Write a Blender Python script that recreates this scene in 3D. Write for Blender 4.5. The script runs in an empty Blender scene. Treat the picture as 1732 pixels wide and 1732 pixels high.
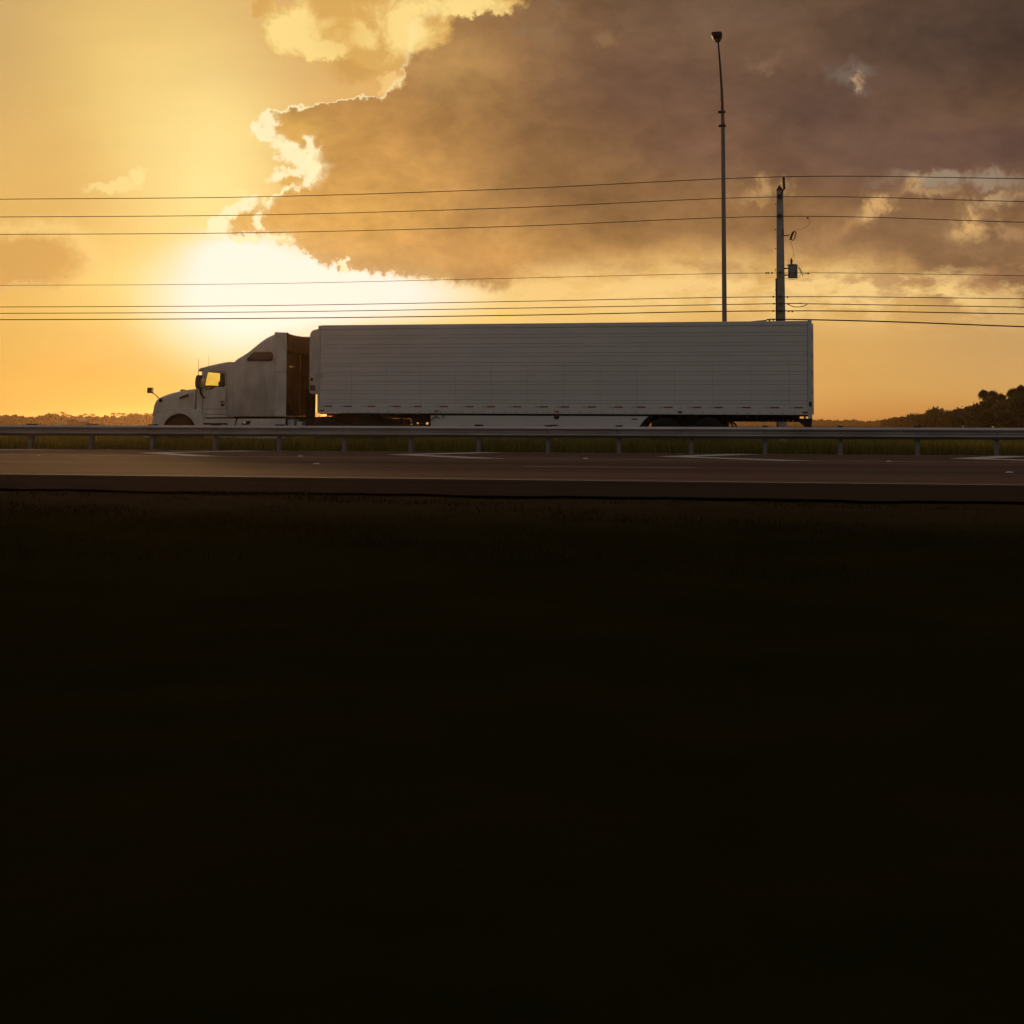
import bpy, bmesh, math, random
import numpy as np
from mathutils import Vector, Matrix
from mathutils.geometry import tessellate_polygon
random.seed(7); rng = np.random.default_rng(11)
R_ = math.radians
S = bpy.context.scene
COL = S.collection

# ------------------------------------------------------------------ camera
YAW, PITCH, ROLL, EYE, FPX = R_(12.0), math.atan(141/2405), .0026, .77, 2405.6
FW = Vector((-math.sin(YAW)*math.cos(PITCH), math.cos(YAW)*math.cos(PITCH), math.sin(PITCH)))
RT = Vector((math.cos(YAW), math.sin(YAW), 0)); UP = RT.cross(FW)
RT, UP = RT*math.cos(ROLL)+UP*math.sin(ROLL), UP*math.cos(ROLL)-RT*math.sin(ROLL)
EYEP = Vector((0, 0, EYE))
cam = bpy.data.cameras.new('camera'); cam.lens = 50; cam.sensor_width = 36
cam.shift_y = -(866-577)/1732; cam.clip_start = .1; cam.clip_end = 20000
co = bpy.data.objects.new('camera', cam); COL.objects.link(co)
co.matrix_world = Matrix(((RT.x, UP.x, -FW.x, 0), (RT.y, UP.y, -FW.y, 0), (RT.z, UP.z, -FW.z, EYE), (0, 0, 0, 1)))
S.camera = co
def ray(x, y): return FW + RT*((x-866)/FPX) - UP*((y-577)/FPX)
def at(x, y, D):                       # survey of the photograph: the point seen at x, y standing in the vertical plane Y = D
    v = ray(x, y); return EYEP + v*(D/v.y)
def gnd(x, y, z=0):
    v = ray(x, y); return EYEP + v*((z-EYE)/v.z)

# ------------------------------------------------------------------ colour helper
def lin(c):
    return tuple((v/255/12.92 if v/255 <= .04045 else ((v/255+.055)/1.055)**2.4) for v in c[:3])

# ------------------------------------------------------------------ sun
SUNV = ray(440, 462).normalized()
SUN_EL = math.asin(SUNV.z); SUN_AZ = math.atan2(SUNV.x, SUNV.y)
sl = bpy.data.lights.new('sun', 'SUN'); sl.energy = 1.25; sl.angle = R_(9); sl.color = (1, .52, .19)
so = bpy.data.objects.new('sun', sl); COL.objects.link(so); so.rotation_euler = (-SUNV).to_track_quat('-Z', 'Y').to_euler()

# ------------------------------------------------------------------ sky
W = bpy.data.worlds.new('World'); S.world = W; W.use_nodes = True
nt = W.node_tree; nt.nodes.clear()
class X:                                # a socket with arithmetic
    def __init__(s, k): s.k = k
    def __add__(s, o): return mth('ADD', s, o)
    __radd__ = __add__
    def __sub__(s, o): return mth('SUBTRACT', s, o)
    def __rsub__(s, o): return mth('SUBTRACT', o, s)
    def __mul__(s, o): return mth('MULTIPLY', s, o)
    __rmul__ = __mul__
    def __truediv__(s, o): return mth('DIVIDE', s, o)
def put(sock, v):
    if isinstance(v, X): nt.links.new(v.k, sock)
    else: sock.default_value = v
def mth(op, a, b=0.0, c=0.0, clamp=False):
    n = nt.nodes.new('ShaderNodeMath'); n.operation = op; n.use_clamp = clamp
    put(n.inputs[0], a); put(n.inputs[1], b)
    if op in ('MULTIPLY_ADD', 'SMOOTH_MIN', 'SMOOTH_MAX'): put(n.inputs[2], c)
    return X(n.outputs[0])
def mx(a, b): return mth('MAXIMUM', a, b)
def mn(a, b): return mth('MINIMUM', a, b)
def smooth(v, lo, hi):
    n = nt.nodes.new('ShaderNodeMapRange'); n.interpolation_type = 'SMOOTHSTEP'
    put(n.inputs[0], v); put(n.inputs[1], lo); put(n.inputs[2], hi); return X(n.outputs[0])
def xyz(a, b, c=0.0):
    n = nt.nodes.new('ShaderNodeCombineXYZ'); put(n.inputs[0], a); put(n.inputs[1], b); put(n.inputs[2], c); return X(n.outputs[0])
def noise(vec, scale, detail=4, rough=.55, dist=0.0):
    n = nt.nodes.new('ShaderNodeTexNoise'); n.noise_dimensions = '2D'; put(n.inputs['Vector'], vec)
    n.inputs['Scale'].default_value = scale; n.inputs['Detail'].default_value = detail
    n.inputs['Roughness'].default_value = rough; n.inputs['Distortion'].default_value = dist
    return X(n.outputs['Fac'])
def mixc(f, a, b):
    n = nt.nodes.new('ShaderNodeMix'); n.data_type = 'RGBA'; n.clamp_factor = True
    put(n.inputs[0], f)
    for s, v in ((n.inputs[6], a), (n.inputs[7], b)):
        if isinstance(v, X): nt.links.new(v.k, s)
        else: s.default_value = (*v, 1)
    return X(n.outputs[2])
def mulc(c, f):
    n = nt.nodes.new('ShaderNodeVectorMath'); n.operation = 'SCALE'
    put(n.inputs[0], c); put(n.inputs['Scale'], f); return X(n.outputs[0])
def curve(v, pts, lo, hi, ylo, yhi):
    n = nt.nodes.new('ShaderNodeFloatCurve')
    t = mth('DIVIDE', v-lo, hi-lo, clamp=True); put(n.inputs['Value'], t)
    c = n.mapping.curves[0]; n.mapping.use_clip = False
    P = [((a-lo)/(hi-lo), (b-ylo)/(yhi-ylo)) for a, b in pts]
    c.points[0].location = P[0]; c.points[1].location = P[-1]
    for q in P[1:-1]: c.points.new(*q)
    for q in c.points: q.handle_type = 'VECTOR' if len(P) > 20 else 'AUTO'
    n.mapping.update()
    return X(n.outputs[0])*(yhi-ylo)+ylo
tc = nt.nodes.new('ShaderNodeTexCoord'); DIR = X(tc.outputs['Generated'])
def dot(v):
    n = nt.nodes.new('ShaderNodeVectorMath'); n.operation = 'DOT_PRODUCT'; put(n.inputs[0], DIR); n.inputs[1].default_value = v; return X(n.outputs['Value'])
ff = dot(FW); fz = mx(ff, .12)
U = dot(RT)/fz*FPX+866; V = 577-dot(UP)/fz*FPX      # chart of the western sky, fixed to the compass
VU = xyz(U/1000, V/1000)
nA = noise(VU, 5.0, 5, .58)-.5; nB = noise(xyz(U/1000+7.3, V/1000+3.1), 5.0, 5, .58)-.5
nC = noise(xyz(U/1000+2.3, V/1000+9.1), 24, 6, .66)-.5; nD = noise(xyz(U/1000+4.7, V/1000+1.9), 24, 6, .66)-.5
UW = U+nA*46+nC*40; VW = V+nB*46+nD*40            # ragged chart for cloud outlines
nF = noise(xyz(U/1000+12, V/1000+5), 58, 4, .6)-.5; nH = noise(xyz(U/1000+15, V/1000+8), 58, 4, .6)-.5
UR = U+nC*40+nF*20; VR = V+nD*36+nH*20
UW = UW+nF*13; VW = VW+nH*13
CH = {}
def blob(cx, cy, rx, ry, u=None, v=None, rot=0.0):  # 1 at the centre, falls as a gaussian
    u = U if u is None else u; v = V if v is None else v
    key = (id(u), id(v))
    if key not in CH: CH[key] = (xyz(u/1000, v/1000), u, v)
    c3 = CH[key][0]
    if rot:
        ca, sa = math.cos(R_(rot)), math.sin(R_(rot)); a, b = u-cx, v-cy; a, b = (a*ca+b*sa)/rx, (b*ca-a*sa)/ry
        return mth('POWER', .36788, a*a+b*b)
    n = nt.nodes.new('ShaderNodeVectorMath'); n.operation = 'MULTIPLY_ADD'; put(n.inputs[0], c3)
    n.inputs[1].default_value = (1000/rx, 1000/ry, 0); n.inputs[2].default_value = (-cx/rx, -cy/ry, 0)
    d = nt.nodes.new('ShaderNodeVectorMath'); d.operation = 'DOT_PRODUCT'; nt.links.new(n.outputs[0], d.inputs[0]); nt.links.new(n.outputs[0], d.inputs[1])
    return mth('POWER', .36788, X(d.outputs['Value']))
def field(base, items, u=None, v=None):
    c = base
    for it in items:
        cx, cy, rx, ry, colr = it[:5]; k = it[5] if len(it) > 5 else 1.0
        c = mixc(blob(cx, cy, rx, ry, u, v)*k, c, lin(colr))
    return c
# clear evening air
air = field(lin((221, 172, 100)), [
    (0, 0, 330, 260, (198, 160, 104)), (250, 0, 220, 160, (220, 180, 108)), (480, 80, 120, 150, (219, 173, 108)),
    (230, 230, 170, 230, (245, 208, 124)), (60, 330, 140, 150, (226, 181, 104)),
    (0, 600, 260, 190, (233, 182, 92)), (150, 700, 420, 60, (229, 172, 80)), (90, 660, 240, 40, (234, 180, 86)),
    (360, 300, 130, 190, (251, 226, 148)), (230, 480, 170, 80, (252, 212, 124)),
    (1000, 520, 330, 80, (242, 197, 118)), (1450, 650, 400, 110, (220, 167, 92)), (1732, 560, 200, 90, (204, 160, 100)),
    (1560, 712, 420, 38, (216, 152, 80)), (800, 560, 200, 60, (246, 205, 120))])
wisp = noise(xyz(U/1000, V/330), 3.2, 5, .6)
air = mulc(air, wisp*.16+.92)
# the great cloud
cl = field(lin((138, 100, 68)), [
    (870, 90, 190, 130, (142, 105, 66)), (1100, 170, 230, 150, (108, 79, 62)), (1380, 190, 230, 120, (103, 77, 64)),
    (1250, 20, 260, 90, (104, 80, 62)), (1732, 40, 300, 190, (70, 54, 46)), (1560, 60, 160, 90, (86, 66, 54)),
    (1000, 300, 220, 90, (140, 103, 66)), (1250, 380, 260, 60, (150, 110, 68)), (1500, 260, 170, 60, (108, 80, 66)), (1732, 250, 160, 60, (92, 68, 58)),
    (1600, 400, 200, 60, (142, 106, 74)), (1350, 430, 200, 40, (160, 118, 78)), (1180, 250, 120, 50, (118, 86, 66)),
    (720, 250, 150, 130, (178, 131, 76)), (600, 230, 110, 90, (190, 140, 76)), (600, 370, 190, 90, (207, 157, 82)),
    (860, 430, 200, 60, (200, 149, 84)), (480, 380, 90, 60, (216, 165, 88)), (1000, 440, 200, 35, (196, 144, 82)), (760, 110, 80, 60, (176, 134, 80)),
    (500, 225, 60, 40, (214, 166, 86)), (440, 350, 60, 40, (220, 168, 90))])
n1 = noise(xyz(U/1000+3, V/520+5), 3.4, 6, .62, .25); n2 = noise(xyz(U/1000+1, V/700+8), 11, 5, .6, .2)
n4 = noise(xyz(U/1000+6, V/620+2), 26, 5, .65, .2)
cl = mulc(cl, n1*1.0+n2*.50+n4*.28+.125)
XL = curve(VW, [(0, 760), (40, 700), (80, 690), (130, 676), (158, 650), (172, 600), (182, 530), (198, 455), (222, 430), (245, 480), (262, 526), (292, 536), (318, 505), (330, 452), (352, 436), (385, 432), (402, 455), (432, 512), (455, 545), (470, 560), (900, 700)], 0, 900, 300, 900)
YB = curve(UW, [(380, 396), (440, 398), (470, 408), (520, 434), (530, 456), (570, 452), (620, 461), (700, 470), (760, 484), (815, 492), (870, 480), (940, 466), (1050, 462), (1150, 448), (1250, 440), (1330, 446), (1420, 462), (1520, 470), (1600, 500), (1732, 530), (2200, 540)], 380, 2200, 300, 600)
soft = smooth(U, 620, 1250)*52+5
e1 = UW-XL; e2 = YB-VW
ed = mn(e1, e2)
inside = smooth(ed/soft, -.6, 1.0)
near = blob(470, 380, 330, 290)
rimw = mx(mth('MULTIPLY_ADD', nA, 60, 11), 3)*mx(smooth(U, 900, 600), .15)
rim = mth('EXPONENT', mth('POWER', mth('ABSOLUTE', ed/rimw-.25), 2.0)*-1.0)
rim = rim*smooth(ed, -14, -2)*smooth(U, 800, 640)*mx(smooth(V, 425, 400), .15)*mn(near*1.25+.12, 1)
sky = mixc(inside, air, cl)
# bright ragged tops above the sun
def puff(sky, cx, cy, rx, ry, colr, k=1.0, lo=.32, hi=.62, rot=0.0):
    return mixc(smooth(blob(cx, cy, rx, ry, UW, VW, rot), lo, hi)*k, sky, lin(colr))
U2 = U+nA*70+nC*60; V2 = V+nB*70+nD*60
def top(cx, cy, rx, ry): return blob(cx, cy, rx, ry, UW, VW)
tm = mx(mx(top(500, 52, 66, 50), top(548, 84, 46, 24)), mx(mx(top(600, 30, 130, 62), top(700, 34, 74, 66)), mx(top(790, 0, 110, 26), mx(top(640, 84, 60, 44), top(445, 8, 34, 26)*.85))))
tb = noise(xyz(U/1000+9, V/1000+4), 15, 6, .62, .3)
lit = mx(mx(top(498, 52, 60, 44), top(545, 82, 44, 22)), mx(mx(top(620, 66, 30, 30), top(690, 50, 46, 50))*.85, top(760, 6, 120, 20)*.8))
tcol = mixc(smooth(lit*.55+tb*.75, .42, .78), lin((217, 168, 92)), lin((252, 219, 138)))
tcol = mixc(blob(590, 50, 50, 50)*.5, tcol, lin((222, 172, 88)))
sky = mixc(smooth(blob(600, 112, 60, 34, UW, VW), .2, .9)*.8, sky, lin((203, 152, 80)))
sky = mixc(smooth(tm+(tb-.5)*.35, .34, .56)*mn(smooth(V, 250, 90)+.1, 1), sky, tcol)
sky = mixc(smooth(blob(655, 140, 34, 26, UW, VW)*.8+tb*.4, .62, .85)*.7, sky, lin((246, 206, 130)))
sky = mixc(rim, sky, lin((255, 240, 186)))
lace = smooth(n2+nC*.6, .42, .62)
# small clouds on the left
for cx, cy, rx, ry, k in ((238, 300, 20, 14, .75), (192, 317, 54, 10, .6), (358, 313, 34, 15, 1), (405, 320, 14, 12, .9)):
    sky = puff(sky, cx, cy, rx, ry, (254, 226, 150), k, .2, .7)
sky = puff(sky, 50, 425, 112, 52, (248, 208, 128), .75, .16, .5)
sky = puff(sky, 30, 440, 100, 46, (212, 160, 86), .9, .14, .6)
sky = puff(sky, 20, 488, 60, 9, (232, 186, 110), .6, .2, .8)
# breaks and pale veils on the right
wv = noise(xyz(U/1000+5, V/460+2), 8.0, 7, .62, .12)
band = blob(1330, 496, 520, 44)*1.3
sky = mixc(smooth(wv, .40, .60)*mn(band, 1)*.95, sky, lin((250, 208, 134)))
sky = mixc(smooth(noise(xyz(U/1000+8, V/420+7), 11.0, 7, .62, .1), .46, .62)*mn(blob(1560, 476, 260, 34)+blob(1180, 452, 160, 14)*.6, 1)*.75, sky, lin((176, 130, 86)))
for cx, cy, rx, ry, rot, colr, k in (
        (1448, 126, 44, 16, 0, (128, 112, 100), .6), (1458, 132, 16, 5, 0, (214, 172, 124), .6), (1290, 106, 30, 9, 0, (140, 108, 84), .5), (1040, 60, 26, 12, 0, (160, 122, 86), .45), (915, 38, 40, 30, 0, (142, 120, 92), .55),
        (1290, 318, 44, 14, 0, (208, 162, 104), .7), (1270, 342, 40, 10, 0, (200, 155, 98), .5), (1505, 345, 66, 12, -32, (222, 174, 112), .85), (1655, 378, 42, 24, -20, (232, 184, 118), .8),
        (1625, 306, 110, 12, 0, (172, 152, 126), .6), (1700, 340, 50, 10, -15, (196, 160, 116), .6), (1410, 392, 24, 30, 30, (190, 142, 92), .5), (1560, 330, 70, 8, 0, (206, 166, 116), .5), (1700, 395, 50, 12, -10, (196, 152, 104), .5)):
    sky = mixc(smooth(blob(cx, cy, rx*1.3, ry*1.5, U2, V2, rot), .15, .95)*k*mn(smooth(tb, .35, .62)+.12, 1), sky, lin(colr))
# the sun burning through below the cloud edge
gl = blob(480, 478, 205, 84)+blob(395, 428, 70, 34)*.6+blob(650, 500, 175, 42)*.75+blob(395, 545, 140, 90)*.6
white = smooth(gl, .10, 1.08)*(1-inside*.95)
sky = mixc(mn(smooth(gl, .02, .5)*.6, 1)*(1-inside*.9), sky, lin((254, 226, 150)))
sky = mixc(white, sky, (.985, .905, .77))
# lace of lit edges, with brown hollows between
for cx, cy, rx, ry, rot in ((430, 372, 26, 30, 20), (398, 380, 16, 16, 0), (500, 308, 26, 11, -8), (478, 218, 36, 20, 25), (412, 352, 16, 12, 0)):
    sky = mixc(smooth(blob(cx, cy, rx*1.3, ry*1.3, UR, VR, rot), .3, .8)*.8, sky, lin((214, 164, 84)))
fine = noise(xyz(U/1000+11, V/1000+6), 40, 5, .6)
for cx, cy, rx, ry, rot in ((392, 358, 50, 16, -38), (370, 385, 26, 16, -20), (425, 342, 26, 14, -40), (436, 374, 12, 20, 20), (486, 292, 44, 13, -10), (520, 300, 14, 22, 0), (490, 262, 52, 18, 32), (527, 262, 12, 30, 0), (446, 214, 26, 26, -20), (578, 444, 7, 15, 15), (410, 398, 60, 8, 5)):
    sky = mixc(smooth(blob(cx, cy, rx*1.1, ry*1.2, UR, VR, rot)+(fine-.5)*1.2, .48, .88)*.92, sky, lin((255, 240, 192)))
halo = blob(440, 440, 330, 300)
n = nt.nodes.new('ShaderNodeVectorMath'); n.operation = 'MULTIPLY_ADD'
put(n.inputs[0], xyz(halo, halo, halo)); n.inputs[1].default_value = (.02, .010, .002); put(n.inputs[2], sky); sky = X(n.outputs[0])
# the rest of the dome: dusk sky away from the sun, broken by dull cloud
nis = nt.nodes.new('ShaderNodeTexSky'); nis.sky_type = 'NISHITA'; nis.sun_disc = False
nis.sun_elevation = SUN_EL; nis.sun_rotation = SUN_AZ; nis.dust_density = 2.0
nz = nt.nodes.new('ShaderNodeTexNoise'); nz.inputs['Scale'].default_value = 3.0; nz.inputs['Detail'].default_value = 5; put(nz.inputs['Vector'], DIR)
back = mixc(.55, mulc(X(nis.outputs[0]), .15), (.225, .170, .140))
back = mixc(smooth(X(nz.outputs['Fac']), .4, .62)*.7, back, (.185, .140, .115))
back = mulc(back, mx(dot((0, 0, 1)), 0.0)*1.0+.62)
back = mixc(1-smooth(dot((0, 0, 1)), -.02, .04), back, (.02, .017, .012))
front = smooth(ff, .45, .88)*smooth(V, -1500, -250)
sky = mixc(front, back, sky)
bg = nt.nodes.new('ShaderNodeBackground'); nt.links.new(sky.k, bg.inputs[0]); bg.inputs[1].default_value = 1
wo = nt.nodes.new('ShaderNodeOutputWorld'); nt.links.new(bg.outputs[0], wo.inputs[0])
W.cycles.sampling_method = 'MANUAL'; W.cycles.sample_map_resolution = 1024
S.view_settings.view_transform = 'Standard'; S.view_settings.look = 'None'; S.view_settings.exposure = 0; S.view_settings.gamma = 1
S.cycles.volume_bounces = 0; S.cycles.max_bounces = 8
# ------------------------------------------------------------------ materials
def material(name, colr, rough=.6, metal=0.0, spec=.5, var=0.0, vscale=3.0, bump=0.0, bscale=40.0, trans=0.0, coat=0.0, vcol=None, stretch=None, alpha=1.0):
    m = bpy.data.materials.new(name); m.use_nodes = True; t = m.node_tree; b = t.nodes['Principled BSDF']
    b.inputs['Base Color'].default_value = (*colr, 1); b.inputs['Roughness'].default_value = rough
    b.inputs['Metallic'].default_value = metal; b.inputs['Specular IOR Level'].default_value = spec
    b.inputs['Transmission Weight'].default_value = trans; b.inputs['Coat Weight'].default_value = coat
    b.inputs['Alpha'].default_value = alpha
    c = t.nodes.new('ShaderNodeTexCoord'); mp = t.nodes.new('ShaderNodeMapping'); t.links.new(c.outputs['Object'], mp.inputs[0])
    if stretch: mp.inputs['Scale'].default_value = stretch
    if var:
        nn = t.nodes.new('ShaderNodeTexNoise'); nn.inputs['Scale'].default_value = vscale; nn.inputs['Detail'].default_value = 7; nn.inputs['Roughness'].default_value = .65
        t.links.new(mp.outputs[0], nn.inputs['Vector'])
        r = t.nodes.new('ShaderNodeValToRGB'); r.color_ramp.elements[0].position = .32; r.color_ramp.elements[1].position = .68
        lo = vcol if vcol else tuple(v*(1-var) for v in colr)
        r.color_ramp.elements[0].color = (*lo, 1); r.color_ramp.elements[1].color = (*(min(1, v*(1+var*.6)) for v in colr), 1)
        t.links.new(nn.outputs['Fac'], r.inputs[0]); t.links.new(r.outputs[0], b.inputs['Base Color'])
    if bump:
        nn = t.nodes.new('ShaderNodeTexNoise'); nn.inputs['Scale'].default_value = bscale; nn.inputs['Detail'].default_value = 5
        t.links.new(mp.outputs[0], nn.inputs['Vector'])
        bp = t.nodes.new('ShaderNodeBump'); bp.inputs['Strength'].default_value = bump; bp.inputs['Distance'].default_value = .02
        t.links.new(nn.outputs['Fac'], bp.inputs['Height']); t.links.new(bp.outputs[0], b.inputs['Normal'])
    return m
M = {}
M['paint'] = material('white_paint', (.62, .60, .55), .40, 0, .45, .14, 1.8, vcol=(.46, .43, .37), stretch=(1.3, 1, .8))
M['trailer'] = material('trailer_skin', (.62, .60, .57), .5, 0, .4, .05, .6, vcol=(.565, .55, .525), stretch=(.8, 1, 1.2))
M['alu'] = material('aluminium', (.52, .52, .52), .42, .6, .5, .15, 4)
M['galv'] = material('galvanised_steel', (.36, .335, .32), .42, .7, .4, .28, 1.4, bump=.05, bscale=60, stretch=(.5, 1, 3))
M['galvpost'] = material('galvanised_post', (.22, .20, .20), .65, .0, .3, .25, 6)
M['dark'] = material('dark_steel', (.018, .017, .016), .6, .2, .4, .4, 5)
M['black'] = material('black_plastic', (.012, .012, .012), .5, 0, .4)
M['matt'] = material('matt_black', (.012, .011, .010), 1, 0, 0)
M['rubber'] = material('tyre_rubber', (.014, .014, .014), .85, 0, .3, .3, 9)
M['cabin'] = material('cab_interior', (.05, .042, .035), .8)
M['recess'] = material('cab_rear_panel', (.085, .052, .030), .95, 0, .0, .25, 2)
M['chrome'] = material('polished_metal', (.75, .75, .76), .18, 1)
M['red'] = material('red_reflector', (.22, .035, .022), .5)
M['amber'] = material('amber_lens', (.45, .12, .02), .3)
M['tapewhite'] = material('white_reflector', (.40, .40, .40), .3)
M['tint'] = material('tinted_window', (.05, .045, .04), .12, 0, .5)
M['conc'] = material('pole_concrete', (.30, .29, .27), .85, 0, .3, .25, 3, bump=.3, bscale=30)
M['polemetal'] = material('lamp_pole_aluminium', (.20, .19, .18), .75, .0, .2, .15, 3)
M['can'] = material('transformer_grey', (.20, .21, .21), .5, .1, .4, .2, 4)
M['wire'] = material('cable', (.02, .018, .016), .7)
M['paintline'] = material('road_paint', (.48, .44, .39), .8, 0, .2, .3, 5, vcol=(.22, .20, .18))
M['paintyellow'] = material('yellow_road_paint', (.42, .33, .14), .6, 0, .4, .45, 5, vcol=(.17, .14, .08))
M['bark'] = material('bark', (.06, .045, .03), .9, 0, .2, .3, 5)
def leafmat(name, colr, var=.5, transl=.25, spec=.25):
    m = bpy.data.materials.new(name); m.use_nodes = True; t = m.node_tree; b = t.nodes['Principled BSDF']
    b.inputs['Roughness'].default_value = .8; b.inputs['Specular IOR Level'].default_value = spec
    g = t.nodes.new('ShaderNodeNewGeometry'); r = t.nodes.new('ShaderNodeValToRGB')
    r.color_ramp.elements[0].color = (*(v*(1-var) for v in colr), 1); r.color_ramp.elements[1].color = (*(v*(1+var) for v in colr), 1)
    t.links.new(g.outputs['Random Per Island'], r.inputs[0]); t.links.new(r.outputs[0], b.inputs['Base Color'])
    tr = t.nodes.new('ShaderNodeBsdfTranslucent'); t.links.new(r.outputs[0], tr.inputs[0])
    ms = t.nodes.new('ShaderNodeMixShader'); ms.inputs[0].default_value = transl
    t.links.new(b.outputs[0], ms.inputs[1]); t.links.new(tr.outputs[0], ms.inputs[2])
    t.links.new(ms.outputs[0], t.nodes['Material Output'].inputs[0]); return m
M['leaf'] = leafmat('broad_leaves', (.050, .060, .022))
M['palmleaf'] = leafmat('palm_fronds', (.045, .055, .025))
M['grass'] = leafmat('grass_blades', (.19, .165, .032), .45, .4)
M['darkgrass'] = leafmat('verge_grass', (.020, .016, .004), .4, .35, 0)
gm = bpy.data.materials.new('cab_glass'); gm.use_nodes = True; t = gm.node_tree
gg = t.nodes.new('ShaderNodeBsdfTransparent'); gg.inputs[0].default_value = (.95, .97, .80, 1)
gl_ = t.nodes.new('ShaderNodeBsdfGlossy'); gl_.inputs['Roughness'].default_value = .03
ms = t.nodes.new('ShaderNodeMixShader'); ms.inputs[0].default_value = .06
t.links.new(gg.outputs[0], ms.inputs[1]); t.links.new(gl_.outputs[0], ms.inputs[2]); t.links.new(ms.outputs[0], t.nodes['Material Output'].inputs[0])
M['glass'] = gm

# asphalt: fine aggregate, worn wheel tracks along X, patches
def asphalt(name, c0, c1, tracks=(), rough=.85, spec=.06):
    m = bpy.data.materials.new(name); m.use_nodes = True; t = m.node_tree; b = t.nodes['Principled BSDF']
    L = t.links.new; N = t.nodes.new
    g = N('ShaderNodeNewGeometry'); mp = N('ShaderNodeMapping'); mp.inputs['Scale'].default_value = (.05, 1.1, 1); L(g.outputs['Position'], mp.inputs[0])
    n1 = N('ShaderNodeTexNoise'); n1.inputs['Scale'].default_value = 1.5; n1.inputs['Detail'].default_value = 5; L(mp.outputs[0], n1.inputs['Vector'])
    n2 = N('ShaderNodeTexNoise'); n2.inputs['Scale'].default_value = 9; n2.inputs['Detail'].default_value = 8; n2.inputs['Roughness'].default_value = .8; L(g.outputs['Position'], n2.inputs['Vector'])
    ad = N('ShaderNodeMath'); ad.operation = 'MULTIPLY_ADD'; ad.inputs[1].default_value = .55; L(n1.outputs['Fac'], ad.inputs[0])
    sc = N('ShaderNodeMath'); sc.operation = 'MULTIPLY'; sc.inputs[1].default_value = .45; L(n2.outputs['Fac'], sc.inputs[0]); L(sc.outputs[0], ad.inputs[2])
    last = ad.outputs[0]
    if tracks:
        sp = N('ShaderNodeSeparateXYZ'); L(g.outputs['Position'], sp.inputs[0])
        for yc, w, k in tracks:
            a = N('ShaderNodeMath'); a.operation = 'SUBTRACT'; a.inputs[1].default_value = yc; L(sp.outputs[1], a.inputs[0])
            q = N('ShaderNodeMath'); q.operation = 'DIVIDE'; q.inputs[1].default_value = w; L(a.outputs[0], q.inputs[0])
            p = N('ShaderNodeMath'); p.operation = 'POWER'; p.inputs[1].default_value = 2; L(q.outputs[0], p.inputs[0])
            ne = N('ShaderNodeMath'); ne.operation = 'MULTIPLY'; ne.inputs[1].default_value = -1; L(p.outputs[0], ne.inputs[0])
            ex = N('ShaderNodeMath'); ex.operation = 'EXPONENT'; L(ne.outputs[0], ex.inputs[0])
            s2 = N('ShaderNodeMath'); s2.operation = 'MULTIPLY_ADD'; s2.inputs[1].default_value = k; L(ex.outputs[0], s2.inputs[0]); L(last, s2.inputs[2]); last = s2.outputs[0]
    r = N('ShaderNodeValToRGB'); r.color_ramp.elements[0].position = .3; r.color_ramp.elements[1].position = .7
    r.color_ramp.elements[0].color = (*c0, 1); r.color_ramp.elements[1].color = (*c1, 1); L(last, r.inputs[0]); L(r.outputs[0], b.inputs['Base Color'])
    b.inputs['Roughness'].default_value = rough; b.inputs['Specular IOR Level'].default_value = spec
    n3 = N('ShaderNodeTexNoise'); n3.inputs['Scale'].default_value = 60; n3.inputs['Detail'].default_value = 3; L(g.outputs['Position'], n3.inputs['Vector'])
    bp = N('ShaderNodeBump'); bp.inputs['Strength'].default_value = .5; bp.inputs['Distance'].default_value = .01; L(n3.outputs['Fac'], bp.inputs['Height']); L(bp.outputs[0], b.inputs['Normal'])
    return m
M['road'] = asphalt('asphalt', (.032, .017, .012), (.122, .066, .046), [(29.9, .5, .10), (27.3, .55, -.12), (24.4, .5, -.10), (21.7, .6, .08), (28.6, .35, -.10), (23.1, .3, -.08), (20.4, .3, -.06)])
M['shoulder'] = asphalt('shoulder_asphalt', (.026, .018, .012), (.056, .038, .026), rough=.95, spec=.0)
M['farroad'] = asphalt('far_asphalt', (.05, .046, .042), (.10, .092, .085))

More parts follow.
